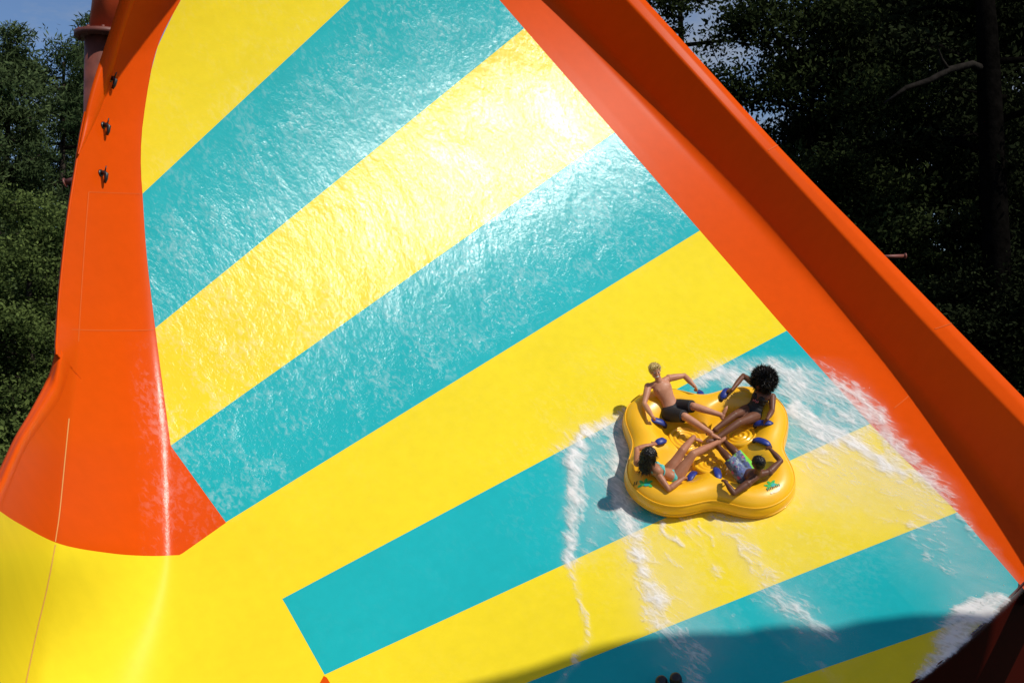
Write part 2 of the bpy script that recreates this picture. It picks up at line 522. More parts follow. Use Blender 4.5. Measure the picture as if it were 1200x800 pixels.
# two short black post tips standing at the very bottom
for px, py, h in ((776, 806, 0.20), (793, 806, 0.26)):
    p = S(px, py); n = SN(p); bm = bmesh.new()
    tube_bm(bm, [p, p + n * h * 0.8, p + n * h * 0.97, p + n * h], [0.085, 0.085, 0.07, 0.04], 14)
    tube_bm(bm, [p + n * 0.002, p + n * 0.03], [0.12, 0.12], 14)
    bm_obj('black_stub', bm, M['black'], slide)
# brackets seen behind the edges
def bracket(pa, pb, depth, r):
    a = O + ray(*pa) * depth; b = O + ray(*pb) * depth
    bm = bmesh.new(); tube_bm(bm, [a, b], [r, r], 10); tube_bm(bm, [b, b + nrm(b - a) * 0.03], [r * 1.6, r * 1.6], 10)
    bm_obj('bracket', bm, M['post'], slide)
bracket((1025, 301), (1060, 300), 23.5, 0.035)
bracket((95, 208), (77, 214), 27.0, 0.07)

# ---- supporting column behind the wing
dcol = 27.5
def cp(px, py): return O + ray(px, py) * dcol
col = thing('support_column', 'weathered red steel column with a round flange plate behind the slide\'s upper left edge', 'column', (cp(112, 40)[0], dcol, 0))
xc = cp(121, 40)[0]; zc = cp(121, 42)[2]
bm = bmesh.new(); tube_bm(bm, [(xc - 0.25, dcol, 0), (xc - .06, dcol, zc - .02)], [0.36, 0.34], 28); bm_obj('shaft', bm, M['post'], col)
bm = bmesh.new(); tube_bm(bm, [(xc, dcol, zc - .05), (xc, dcol, zc + .06)], [0.62, 0.62], 36); bm_obj('flange_plate', bm, M['post'], col)
bm = bmesh.new(); tube_bm(bm, [(xc + .05, dcol, zc + .06), (xc + .20, dcol, zc + 1.2), (xc + .55, dcol - .2, zc + 3.2)], [0.36, 0.38, 0.42], 28); bm_obj('upper_shaft', bm, M['post_orange'], col)
for a_ in range(10):
    bm = bmesh.new(); ang = a_ * math.pi / 5
    tube_bm(bm, [(xc + .53 * math.cos(ang), dcol + .53 * math.sin(ang), zc - .10), (xc + .53 * math.cos(ang), dcol + .53 * math.sin(ang), zc + .11)], [0.035, 0.035], 6)
    bm_obj('bolt', bm, M['post'], col)

# ---- added tube overhead, out of the picture, to shade the foot of the wall
fe = smooth_poly([(330, 900), (450, 845), (560, 803), (660, 775), (765, 744), (890, 743), (980, 735), (1030, 724), (1090, 732), (1140, 742), (1260, 765)], 4)
ep = np.array([S(x, y) for x, y in fe])
et = np.gradient(ep, axis=0)
fpts = []
et = [nrm(ep[-1] - ep[0])] * len(ep)
for p_, t_ in zip(ep, et):
    m_ = nrm(np.cross(SUN, t_)); m_ = m_ if m_[2] > 0 else -m_
    fpts.append(p_ + SUN * 20.0 - m_ * 1.25)
fd = nrm(fpts[0] - fpts[6]); fd2 = nrm(fpts[-1] - fpts[-6])
fpts = [fpts[0] + fd * 5, fpts[0] + fd * 2] + fpts + [fpts[-1] + fd2 * 3, fpts[-1] + fd2 * 8]
shadow_tube = thing('shadow_tube', 'orange tube added outside the picture to cast a shadow on the wall', 'water slide', fpts[3])
bm = bmesh.new(); tube_bm(bm, fpts, [1.25] * len(fpts), 28, False); bm_obj('tube', bm, M['orange'], shadow_tube)
for i_ in (8, 22, 34):
    bm = bmesh.new(); d_ = nrm(fpts[i_ + 1] - fpts[i_]); tube_bm(bm, [fpts[i_] - d_ * .06, fpts[i_] + d_ * .06], [1.38, 1.38], 28); bm_obj('shadow_tube_ring', bm, M['orange'], shadow_tube)

# ------------------------------------------------------------------ raft
RN = SN(PR)                                   # raft normal
RU = nrm(np.array([1.0, 0, 0]) - RN * RN[0])  # picture-right in the raft plane
RV = np.cross(RN, RU)                         # up the slope
RC = S(827, 538); R0 = RC + RN * (-0.09 - (RC - PR) @ RN)
def RL(u, v, h): return R0 + RU * u + RV * v + RN * h
def toraft(p):
    q = np.asarray(p) - R0; return np.array([q @ RU, q @ RV, q @ RN])
def LP(px, py, h):
    """point at height h above the raft's base that lies on a line of sight"""
    d = ray(px, py); t = ((R0 + RN * h - O) @ RN) / (d @ RN)
    return O + d * t
AT = 0.298
def rout(phi):
    c = math.cos(4 * (phi - math.radians(43)))
    asym = 1 + 0.085 * math.exp(-((((phi - math.radians(48)) + math.pi) % (2 * math.pi) - math.pi) / 0.42) ** 2)
    return 1.115 * asym * (1.31 + 0.165 * c - 0.02 * math.cos(8 * (phi - math.radians(43)))) * (1 - 0.07 * math.sin(phi) ** 2)
DISCS = [tuple(toraft(LP(x, y, .36))[:2]) for x, y in ((868, 510), (803, 512), (833, 543))]
def rh(u, v):
    r = math.hypot(u, v); phi = math.atan2(v, u)
    Rr = rout(phi); rho = Rr - r
    if rho <= 0: return AT
    if rho < AT: tube = AT + math.sqrt(max(AT * AT - (AT - rho) ** 2, 0)) * 0.86
    else:
        x = (rho - AT) / (2.7 * AT)
        tube = 1.86 * AT * (0.5 + 0.5 * math.cos(math.pi * min(x, 1))) ** 0.8
    ridge = 0.5 - 0.5 * math.cos(4 * (phi - math.radians(43)))      # the raised saddle between two seats
    fl = 0.25 + 0.13 * ridge * float(np.clip((r - 0.30) / 0.35, 0, 1))
    h = tube
    if rho >= AT:
        k = 0.16 * float(np.clip((rho - AT) / 0.15, 0.02, 1)); a_, b_ = tube, fl
        m = max(a_, b_); h = m + 0.25 * max(k - abs(a_ - b_), 0) ** 2 / k
    for (cx, cy) in ():
        d = math.hypot(u - cx, v - cy)
        if d < 0.27:
            e = float(np.clip((0.27 - d) / 0.09, 0, 1)); e = e * e * (3 - 2 * e)
            h += 0.022 * e + 0.018 * e * math.cos(d / 0.27 * 4 * math.pi)
    return h
raft = thing('raft', 'yellow inflatable cloverleaf raft with blue handles carrying four riders', 'raft', R0)
NP, NR = 300, 130
vs, fs = [], []
for j in range(NR):
    f = j / (NR - 1); f = 1 - (1 - f) ** 1.35
    for i in range(NP):
        ph = 2 * math.pi * i / NP; r = rout(ph) * f
        u, v = r * math.cos(ph), r * math.sin(ph)
        vs.append(RL(u, v, rh(u, v)))
NB = 14
for k in range(1, NB + 1):                    # the underside of the tube
    a = math.pi / 2 * k / NB
    for i in range(NP):
        ph = 2 * math.pi * i / NP; r = rout(ph) - AT * (1 - math.cos(a)); 
        vs.append(RL(r * math.cos(ph), r * math.sin(ph), AT - AT * math.sin(a)))
for j in range(NR + NB - 1):
    for i in range(NP):
        a = j * NP + i; b = j * NP + (i + 1) % NP
        fs.append((a, a + NP, b + NP, b))
c0 = len(vs); vs.append(RL(0, 0, 0.0))
fs += [((NR + NB - 1) * NP + i, c0, (NR + NB - 1) * NP + (i + 1) % NP) for i in range(NP)]
tubeo = mesh_obj('inflated_tube', vs, [f[::-1] for f in fs], M['raft'], raft)
# welded seam bands round the outside
for hz, rr in ((AT * 0.80, 0.012), (AT * 1.42, 0.010)):
    pts = []
    for i in range(NP):
        ph = 2 * math.pi * i / NP
        dr = AT - math.sqrt(max(AT * AT - ((hz - AT) / (0.86 if hz > AT else 1)) ** 2, 0))
        r = rout(ph) - dr + 0.002; pts.append((r * math.cos(ph), r * math.sin(ph), hz))
    v2, f2 = [], []
    for i, (u, v, h) in enumerate(pts):
        for k in range(6):
            an = k * math.pi / 3; rad = math.hypot(u, v)
            v2.append(RL(u * (1 + rr * math.cos(an) / rad), v * (1 + rr * math.cos(an) / rad), h + rr * 1.6 * math.sin(an)))
    for i in range(NP):
        for k in range(6):
            f2.append((i * 6 + k, ((i + 1) % NP) * 6 + k, ((i + 1) % NP) * 6 + (k + 1) % 6, i * 6 + (k + 1) % 6))
    mesh_obj('weld_seam', v2, f2, M['raft'], raft)
# ringed round cushions on the floor
for (cx, cy) in DISCS:
    c = RL(cx, cy, rh(cx, cy)); e_ = 0.12
    gu = (rh(cx + e_, cy) - rh(cx - e_, cy)) / (2 * e_); gv = (rh(cx, cy + e_) - rh(cx, cy - e_)) / (2 * e_)
    n = nrm(RN - RU * gu - RV * gv); t1 = nrm(RU - n * (RU @ n)); t2 = np.cross(n, t1)
    prof = [(0, .062)] + [(r_ * .01, .050 + .013 * math.cos(r_ * .01 / .30 * 7 * math.pi)) for r_ in range(2, 27)] + [(.275, .035), (.285, .010), (.288, -.06)]
    vs2 = [c + n * (p_[1] + .012) + (t1 * math.cos(2 * math.pi * k / 40) + t2 * math.sin(2 * math.pi * k / 40)) * p_[0] for p_ in prof for k in range(40)]
    fs2 = [(j * 40 + k, (j + 1) * 40 + k, (j + 1) * 40 + (k + 1) % 40, j * 40 + (k + 1) % 40) for j in range(len(prof) - 1) for k in range(40)]
    mesh_obj('ringed_cushion', vs2, fs2, M['raft'], raft)
def raft_hit(px, py):
    """where a line of sight meets the raft's top"""
    prev = None
    for k in range(400):
        h = 0.85 - k * 0.85 / 400
        p = LP(px, py, h); u, v, _ = toraft(p)
        if math.hypot(u, v) < rout(math.atan2(v, u)) and rh(u, v) >= h: return p
    return LP(px, py, AT)
def raft_n(p):
    u, v, _ = toraft(p); e = 0.02
    gu = (rh(u + e, v) - rh(u - e, v)) / (2 * e); gv = (rh(u, v + e) - rh(u, v - e)) / (2 * e)
    return nrm(RN - RU * float(np.clip(gu, -1.2, 1.2)) - RV * float(np.clip(gv, -1.2, 1.2)))
def zsrc(x, y): return 710 + x / 3.808, 410 + y / 3.808
HND = [((411, 166), (441, 222)), ((546, 180), (514, 224)), ((197, 306), (264, 346)), ((664, 352), (742, 327)),
       ((220, 422), (263, 410)), ((360, 590), (410, 535)), ((476, 534), (512, 593)), ((655, 410), (737, 434))]
HANDLES = []
for ea, eb in HND:
    pa, pb = raft_hit(*zsrc(*ea)), raft_hit(*zsrc(*eb))
    n = nrm(raft_n(pa) + raft_n(pb) + RN); ax = nrm(pb - pa); ax = nrm(ax - n * (ax @ n)); sd = np.cross(n, ax)
    Lh = float(np.clip(np.linalg.norm(pb - pa), 0.20, 0.30)); c = (pa + pb) / 2
    base = rh(*toraft(c)[:2]); c = c + RN * (base - toraft(c)[2])
    bm = bmesh.new()
    # padded grip: a flattened, tapered lozenge arched over the tube
    rings = []
    for i in range(13):
        t = i / 12 * 2 - 1
        wd = 0.062 * (1 - abs(t) ** 4 * 0.55); hg = 0.030 * (1 - abs(t) ** 4 * 0.6)
        ce = c + ax * (t * Lh / 2) + n * (0.055 - 0.03 * t * t)
        rings.append([bm.verts.new(tuple(ce + sd * wd * math.cos(k * math.pi / 6) + n * hg * math.sin(k * math.pi / 6))) for k in range(12)])
    for i in range(12):
        for k in range(12): bm.faces.new((rings[i][k], rings[i][(k + 1) % 12], rings[i + 1][(k + 1) % 12], rings[i + 1][k]))
    bm.faces.new(rings[0][::-1]); bm.faces.new(rings[-1])
    h = bm_obj('handle', bm, M['handle'], raft)
    for s in (-1, 1):
        bm = bmesh.new()
        tube_bm(bm, [c + ax * s * Lh * 0.44 + n * 0.03, c + ax * s * Lh * 0.50 - n * 0.03], [0.030, 0.034], 10)
        bm_obj('strap', bm, M['strap'], h)
    HANDLES.append((c + n * 0.055, ax, n, sd, Lh))
# printed emblems on the tube
def decal(px, py, ang, polys, mat, lift=0.006, name='printed_emblem'):
    c = raft_hit(px, py); cu, cv, _ = toraft(c); ca, sa = math.cos(ang), math.sin(ang)
    bm = bmesh.new()
    for pl in polys:
        P = np.array(pl, float) * 0.78; cen = P.mean(0)
        ring0 = [cen + (p - cen) * 1.0 for p in P]
        def vtx(q):
            u = cu + q[0] * ca - q[1] * sa; v = cv + q[0] * sa + q[1] * ca
            return bm.verts.new(tuple(RL(u, v, rh(u, v)) + raft_n(RL(u, v, 0)) * lift))
        a = [vtx(q) for q in ring0]; m = [vtx(cen + (p - cen) * 0.5) for p in P]; ce = vtx(cen)
        for i in range(len(P)):
            j = (i + 1) % len(P); bm.faces.new((a[i], a[j], m[j], m[i])); bm.faces.new((m[i], m[j], ce))
    bmesh.ops.recalc_face_normals(bm, faces=bm.faces)
    return bm_obj(name, bm, mat, raft)
def ell(cx, cy, a, b, rot=0, n=14):
    return [(cx + a * math.cos(t) * math.cos(rot) - b * math.sin(t) * math.sin(rot), cy + a * math.cos(t) * math.sin(rot) + b * math.sin(t) * math.cos(rot)) for t in [2 * math.pi * k / n for k in range(n)]]
sc_ = 0.78
leafy = [ell(-.07, .03, .075, .030, 2.4), ell(.0, .06, .08, .032, 1.5), ell(.06, .05, .085, .032, .5), ell(.09, -.01, .07, .028, -.5), ell(-.08, -.02, .06, .025, 3.5)]
strokes = [[(x, -.075 + .012 * math.sin(x * 60)), (x + .02, -.075), (x + .028, -.015 + .01 * math.sin(x * 45)), (x + .010, -.012)] for x in np.arange(-.15, .15, .042)]
bar = [[(-.12, -.145), (.12, -.145), (.12, -.10), (-.12, -.10)]]
for (px, py, an, full) in ((756, 567.5, -0.25, 0), (904, 569, 0.45, 1)):
    decal(px, py, an, leafy, M['logo_green'])
    decal(px, py, an, [ell(.04, .0, .06, .035, .3)], M['logo_teal'], 0.009)
    if full:
        decal(px, py, an, strokes, M['logo_dark'], 0.008)
        decal(px, py, an, [ell(.03, -.13, .10, .03, .1), ell(-.09, -.14, .03, .02)], M['logo_white'], 0.007)
    else:
        decal(px, py, an, [[(x - .08, y + .08) for x, y in s] for s in strokes[:2]], M['logo_dark'], 0.008)
decal(910.5, 468, -0.75, [[(x, y + .05) for x, y in s] for s in strokes], M['logo_dark'], 0.008)

# ------------------------------------------------------------------ people
def skin_mat(name, col):
    m, nt, p, out = new_mat(name)
    oc = N(nt, 'ShaderNodeTexCoord').outputs['Object']
    n1 = noise_tex(nt, oc, 9.0, 4)
    nt.links.new(ramp(nt, n1, [(0.3, (col[0] * .82, col[1] * .76, col[2] * .72)), (0.7, col)]), p.inputs['Base Color'])
    p.inputs['Roughness'].default_value = 0.5; p.inputs['Specular IOR Level'].default_value = 0.3
    p.inputs['Subsurface Weight'].default_value = 0.0
    p.inputs['Coat Weight'].default_value = 0.06; p.inputs['Coat Roughness'].default_value = 0.3
    return m
def ellipsoid(bm, c, ax, ay, az, nu=14, nv=10):
    c = np.asarray(c)
    vt = [[None] * nu for _ in range(nv + 1)]
    top = bm.verts.new(tuple(c + az)); bot = bm.verts.new(tuple(c - az))
    for j in range(1, nv):
        th = math.pi * j / nv
        for i in range(nu):
            ph = 2 * math.pi * i / nu
            vt[j][i] = bm.verts.new(tuple(c + ax * math.sin(th) * math.cos(ph) + ay * math.sin(th) * math.sin(ph) + az * math.cos(th)))
    for i in range(nu):
        k = (i + 1) % nu
        bm.faces.new((top, vt[1][i], vt[1][k])); bm.faces.new((bot, vt[nv - 1][k], vt[nv - 1][i]))
        for j in range(1, nv - 1): bm.faces.new((vt[j][i], vt[j + 1][i], vt[j + 1][k], vt[j][k]))
def ball(bm, c, r): ellipsoid(bm, c, np.array([r, 0, 0]), np.array([0, r, 0]), np.array([0, 0, r]), 12, 8)
def limb(bm, pts, rad, seg=12):
    """closed tapered limb through joints, rounded at both ends, with a soft muscle swell"""
    P, Rr = [], []
    for i in range(len(pts) - 1):
        for k in range(5):
            t = k / 5; P.append(np.asarray(pts[i]) * (1 - t) + np.asarray(pts[i + 1]) * t); Rr.append(rad[i] * (1 - t) + rad[i + 1] * t + 0.10 * rad[i] * math.sin(math.pi * min(1, t * 1.5)) * (len(pts) < 4))
    P.append(np.asarray(pts[-1])); Rr.append(rad[-1])
    tube_bm(bm, P, Rr, seg)
    for p, r in zip(pts, rad): ball(bm, p, r)
def remesh(bm, voxel, smooth_it=4):
    bmesh.ops.recalc_face_normals(bm, faces=bm.faces)
    me = bpy.data.meshes.new('tmp'); bm.to_mesh(me); bm.free()
    o = bpy.data.objects.new('tmp', me); COL.objects.link(o)
    md = o.modifiers.new('r', 'REMESH'); md.mode = 'VOXEL'; md.voxel_size = voxel
    if smooth_it:
        ms = o.modifiers.new('s', 'SMOOTH'); ms.factor = 0.5; ms.iterations = smooth_it
    dg = bpy.context.evaluated_depsgraph_get(); dg.update()
    out = bpy.data.meshes.new_from_object(o.evaluated_get(dg))
    bpy.data.objects.remove(o); bpy.data.meshes.remove(me)
    return out
def mesh_link(name, me, mats, parent):
    me.name = name; me.materials.clear()
    for m in mats: me.materials.append(m)
    me.polygons.foreach_set('use_smooth', np.ones(len(me.polygons), dtype=bool))
    o = bpy.data.objects.new(name, me); COL.objects.link(o); o.parent = parent
    o.matrix_parent_inverse = parent_world(parent).inverted()
    return o
def hand(bm, wrist, target, pn, grip, sc=1.0):
    """palm from the wrist towards the target, four unequal fingers curled round the grip axis, thumb from the side"""
    d = nrm(target - wrist); pn = nrm(pn - d * (pn @ d)); s = np.cross(d, pn)
    if s @ grip < 0: s = -s
    pc = wrist + d * 0.045 * sc
    ellipsoid(bm, pc, d * 0.052 * sc, s * 0.042 * sc, pn * 0.020 * sc)
    for k, (off, ln) in enumerate(((-.030, .068), (-.010, .078), (.011, .073), (.030, .056))):
        b0 = wrist + d * 0.078 * sc + s * off * sc + pn * 0.004
        b1 = b0 + (d * 0.62 - pn * 0.35) * ln * sc * 0.55
        b2 = b1 + (d * 0.25 - pn * 0.85) * ln * sc * 0.40
        b3 = b2 + (-d * 0.35 - pn * 0.70) * ln * sc * 0.28
        limb(bm, [pc + s * off * sc * .8, b0, b1, b2, b3], [.0095 * sc, .0095 * sc, .0085 * sc, .0078 * sc, .0068 * sc], 8)
    t0 = wrist + d * 0.030 * sc - s * 0.030 * sc
    t1 = t0 - s * 0.028 * sc + d * 0.020 * sc - pn * 0.012 * sc
    t2 = t1 - s * 0.004 * sc + d * 0.030 * sc - pn * 0.016 * sc
    limb(bm, [t0, t1, t2], [.013 * sc, .0105 * sc, .0085 * sc], 8)
def foot(bm, ankle, toe, up, sc=1.0):
    d = nrm(toe - ankle); u = nrm(up - d * (up @ d)); s = np.cross(d, u)
    heel = ankle - d * 0.035 * sc - u * 0.035 * sc
    ellipsoid(bm, ankle - u * .02 * sc, d * .055 * sc, s * .036 * sc, u * .045 * sc)
    ball(bm, heel, 0.032 * sc)
    ellipsoid(bm, ankle + d * 0.075 * sc - u * .025 * sc, d * 0.095 * sc, s * 0.040 * sc, u * 0.030 * sc)
    for k, o_ in enumerate((-.030, -.014, .001, .015, .029)):
        q = ankle + d * (0.155 - 0.012 * abs(k - 0.5)) * sc + s * o_ * sc - u * .032 * sc
        limb(bm, [q - d * .03 * sc, q + d * 0.02 * sc], [.011 * sc, (.012 if k == 0 else .0085) * sc], 8)
M['eye_white'] = plain('eye_white', (0.75, 0.73, 0.70), 0.25)
M['iris'] = plain('dark_iris', (0.02, 0.015, 0.012), 0.2)
M['teeth'] = plain('teeth', (0.78, 0.74, 0.68), 0.3)

def person(label, J, skincol, sc=1.0, female=False, mouth='smile', lip=(0.45, 0.13, 0.10), brow=(0.1, 0.06, 0.03)):
    """J holds world-space joints.  Returns (root, frame) with the body built as one continuous mesh"""
    hips = (J['hipL'] + J['hipR']) / 2
    root = thing('person', label, 'person', hips, 'riders seated in the raft')
    up = nrm(J['neck'] - hips); side = nrm(J['shR'] - J['shL']); side = nrm(side - up * (side @ up)); fwd = nrm(np.cross(up, side))
    if fwd @ J['fwd'] < 0: fwd = -fwd
    Ltor = np.linalg.norm(J['neck'] - hips)
    bm = bmesh.new()
    hw = np.linalg.norm(J['hipR'] - J['hipL']) / 2; sw = np.linalg.norm(J['shR'] - J['shL']) / 2
    ellipsoid(bm, hips + up * .01, side * (hw + .085 * sc), fwd * .105 * sc, up * .10 * sc)
    prof = ((-.12, .100, .085), (.0, .150, .105), (.14, .142, .098), (.30, .122, .088), (.44, .122, .088), (.58, .138, .096), (.72, .156, .102), (.84, .158, .094), (.93, .120, .075), (1.0, .062, .055))
    fs_ = np.linspace(-.12, 1.0, 26); rings = []
    for f in fs_:
        a = np.interp(f, [p[0] for p in prof], [p[1] for p in prof]) * (0.92 if female and f > .2 else 1.0) * sc
        b = np.interp(f, [p[0] for p in prof], [p[2] for p in prof]) * sc
        c_ = hips + up * Ltor * f
        rings.append([bm.verts.new(tuple(c_ + side * a * math.cos(2 * math.pi * k / 24) + fwd * b * math.sin(2 * math.pi * k / 24))) for k in range(24)])
    for i in range(len(rings) - 1):
        for k in range(24): bm.faces.new((rings[i][k], rings[i][(k + 1) % 24], rings[i + 1][(k + 1) % 24], rings[i + 1][k]))
    bm.faces.new(rings[0][::-1]); bm.faces.new(rings[-1])
    if female:
        for s in (-1, 1): ball(bm, hips + up * Ltor * .68 + side * s * .062 * sc + fwd * .065 * sc, .052 * sc)
    else:
        for s in (-1, 1): ellipsoid(bm, hips + up * Ltor * .76 + side * s * .062 * sc + fwd * .062 * sc, side * .062 * sc, fwd * .026 * sc, up * .05 * sc)
    limb(bm, [J['shL'] + (J['neck'] - J['shL']) * .1, J['neck'] - up * .035, J['shR'] + (J['neck'] - J['shR']) * .1], [.050 * sc, .062 * sc, .050 * sc])
    hd = J['head']; hup = nrm(J['hup']); hf = nrm(J['hfwd'] - hup * (J['hfwd'] @ hup)); hs = np.cross(hf, hup)
    limb(bm, [J['neck'] - up * .04, J['neck'] + (hd - J['neck']) * .5, hd - hf * .01], [.060 * sc, .052 * sc, .055 * sc])
    H = .119 * sc                                     # half head height
    def hp(x, y, z): return hd + (hs * x + hf * y + hup * z) * H      # head coordinates
    ellipsoid(bm, hp(0, -.10, .18), hs * H * .70, hf * H * .84, hup * H * .80, 20, 14)       # skull
    ellipsoid(bm, hp(0, .16, -.36), hs * H * .56, hf * H * .58, hup * H * .60, 18, 12)       # face and jaw
    ellipsoid(bm, hp(0, .56, -.76), hs * H * .22, hf * H * .17, hup * H * .16)               # chin
    limb(bm, [hp(0, .74, .12), hp(0, .92, -.22)], [H * .075, H * .125], 10)                  # nose
    for s in (-1, 1):
        ball(bm, hp(s * .09, .84, -.25), H * .085)
        ellipsoid(bm, hp(s * .70, -.08, -.04), hs * H * .07, hf * H * .15, hup * H * .23)    # ears
        ellipsoid(bm, hp(s * .36, .52, -.25), hs * H * .20, hf * H * .18, hup * H * .16)     # cheeks
        ellipsoid(bm, hp(s * .28, .66, .18), hs * H * .22, hf * H * .09, hup * H * .06)      # brows
    ellipsoid(bm, hp(0, .72, -.50), hs * H * .25, hf * H * .09, hup * H * .085)              # lips
    for s in 'LR':
        limb(bm, [J['sh' + s], J['el' + s], J['wr' + s]], [.058 * sc, .043 * sc, .030 * sc])
        ball(bm, J['sh' + s], .066 * sc)
        limb(bm, [J['el' + s] + (J['wr' + s] - J['el' + s]) * .1, J['el' + s] + (J['wr' + s] - J['el' + s]) * .3, J['wr' + s]], [.042 * sc, .047 * sc, .028 * sc])
        hand(bm, J['wr' + s], J['ha' + s], J.get('pn' + s, RN), J.get('gr' + s, RU), sc)
        limb(bm, [J['hip' + s], J['kn' + s]], [.102 * sc, .064 * sc])
        kd = nrm(J['an' + s] - J['kn' + s])
        limb(bm, [J['kn' + s], J['an' + s]], [.062 * sc, .040 * sc])
        calf = nrm(np.cross(kd, np.cross(fwd, kd)))
        back = nrm(J['kn' + s] * 2 - J['hip' + s] - J['an' + s]); back = -back if np.isfinite(back).all() else -fwd
        ellipsoid(bm, J['kn' + s] + (J['an' + s] - J['kn' + s]) * .32 + back * .018 * sc, kd * .105 * sc, np.cross(kd, back) * .057 * sc, back * .057 * sc)
        foot(bm, J['an' + s], J['toe' + s], J.get('fu' + s, RN), sc)
    me = remesh(bm, 0.0075, 7)
    body = mesh_link('body', me, [skincol, M['lipm']], root)
    # lips by place on the face
    lc = Vector(map(float, hp(0, .78, -.50)))
    for pl in me.polygons:
        dv = pl.center - lc
        if abs(dv.dot(Vector(hs))) < H * .26 and abs(dv.dot(Vector(hup))) < H * .10 and dv.dot(Vector(hf)) > -H * .12: pl.material_index = 1
    for s in (-1, 1):
        b2 = bmesh.new(); ellipsoid(b2, hp(s * .28, .66, .04), hs * H * .13, hf * H * .07, hup * H * .075)
        e = bm_obj('eye', b2, M['eye_white'], root)
        b2 = bmesh.new(); ellipsoid(b2, hp(s * .28, .715, .035), hs * H * .065, hf * H * .03, hup * H * .07)
        bm_obj('iris', b2, M['iris'], e)
    if mouth == 'smile':
        b2 = bmesh.new(); ellipsoid(b2, hp(0, .80, -.49), hs * H * .25, hf * H * .06, hup * H * .075); bm_obj('teeth', b2, M['teeth'], root)
    return root, dict(hp=hp, H=H, hs=hs, hf=hf, hup=hup, hips=hips, up=up, side=side, fwd=fwd, Ltor=Ltor, sc=sc, hw=hw)

def garment(name, root, build, mat, voxel=0.011, midx=None):
    bm = bmesh.new(); build(bm); me = remesh(bm, voxel, 3)
    o = mesh_link(name, me, mat if isinstance(mat, list) else [mat], root)
    if midx:
        for pl in me.polygons: pl.material_index = midx(pl.center)
    return o
def hair(root, fr, parts, mat, rough=0.012, nscale=30.0, strands=0, slen=0.05, sr=.0035, grav=None, seed=1, lo=-0.1):
    """hair: lumpy mass plus many fine tufts"""
    r_ = random.Random(seed); bm = bmesh.new()
    for c, a, b, d in parts: ellipsoid(bm, c, a, b, d, 24, 18)
    me = remesh(bm, 0.008, 1)
    me.calc_loop_triangles()
    for v in me.vertices:
        n = v.normal.copy(); v.co += n * rough * mnoise.noise(v.co * nscale) * 1.6 + n * rough * .5 * mnoise.noise(v.co * nscale * 2.7)
    b2 = bmesh.new(); b2.from_mesh(me)
    vsn = [(np.array(v.co), np.array(v.normal)) for v in me.vertices]
    for _ in range(strands):
        p, n = r_.choice(vsn)
        g = np.array([r_.gauss(0, .45) for _ in range(3)])
        d = nrm(n + g * .8 + (grav if grav is not None else 0))
        q = p + d * slen * (0.4 + r_.random() * .8)
        e = nrm(np.cross(d, g + 1e-3)) * sr
        v1, v2, v3 = (b2.verts.new(tuple(p - n * .004 - e)), b2.verts.new(tuple(p - n * .004 + e)), b2.verts.new(tuple(q)))
        b2.faces.new((v1, v2, v3))
    b2.to_mesh(me); b2.free()
    return mesh_link('hair', me, [mat], root)
def hair_mat(name, c0, c1, sc=60.0, rough=0.45):
    m, nt, p, out = new_mat(name)
    oc = N(nt, 'ShaderNodeTexCoord').outputs['Object']
    nt.links.new(ramp(nt, noise_tex(nt, oc, sc, 4), [(0.35, c0), (0.68, c1)]), p.inputs['Base Color'])
    p.inputs['Roughness'].default_value = rough; p.inputs['Specular IOR Level'].default_value = 0.3
    return m
M['lipm'] = plain('lips', (0.33, 0.10, 0.075), 0.45)
SK1 = skin_mat('fair_tanned_skin', (0.58, 0.27, 0.155)); SK2 = skin_mat('deep_brown_skin', (0.17, 0.068, 0.036))
SK3 = skin_mat('light_brown_skin', (0.47, 0.20, 0.105)); SK4 = skin_mat('dark_brown_skin', (0.15, 0.058, 0.030))
BLOND = hair_mat('blond_hair', (0.55, 0.40, 0.15), (0.90, 0.74, 0.36)); BLACKH = hair_mat('black_hair', (0.004, 0.0035, 0.003), (0.016, 0.013, 0.012))
CLOTHB = plain('black_swim_cloth', (0.010, 0.010, 0.012), 0.7, 0.3, 12, 0.006, 0, 25)
AQUA = plain('aqua_swim_cloth', (0.10, 0.50, 0.44), 0.6, 0.15, 20)
PINKP = plain('pink_print', (0.60, 0.16, 0.18), 0.6)
def print_mat():
    m, nt, p, out = new_mat('patterned_board_shorts')
    oc = N(nt, 'ShaderNodeTexCoord').outputs['Object']
    v = N(nt, 'ShaderNodeTexVoronoi'); v.inputs['Scale'].default_value = 22; nt.links.new(oc, v.inputs['Vector'])
    sep = N(nt, 'ShaderNodeSeparateColor'); nt.links.new(v.outputs['Color'], sep.inputs[0])
    c = ramp(nt, sep.outputs[0], [(0.0, (0.05, 0.07, 0.20)), (0.26, (0.12, 0.17, 0.27)), (0.44, (0.03, 0.04, 0.08)), (0.58, (0.30, 0.36, 0.38)), (0.68, (0.05, 0.10, 0.30)), (0.84, (0.45, 0.06, 0.22)), (0.91, (0.20, 0.48, 0.06))])
    nt.nodes[c.node.name].color_ramp.interpolation = 'CONSTANT'
    d = noise_tex(nt, oc, 40, 4)
    nt.links.new(mixc(nt, 0.25, c, ramp(nt, d, [(0.3, (0.03, 0.03, 0.06)), (0.7, (0.38, 0.38, 0.42))])), p.inputs['Base Color']); p.inputs['Roughness'].default_value = 0.75
    return m
SHORTS4 = print_mat(); LIME = plain('lime_panel', (0.18, 0.62, 0.03), 0.7, 0.15, 15)

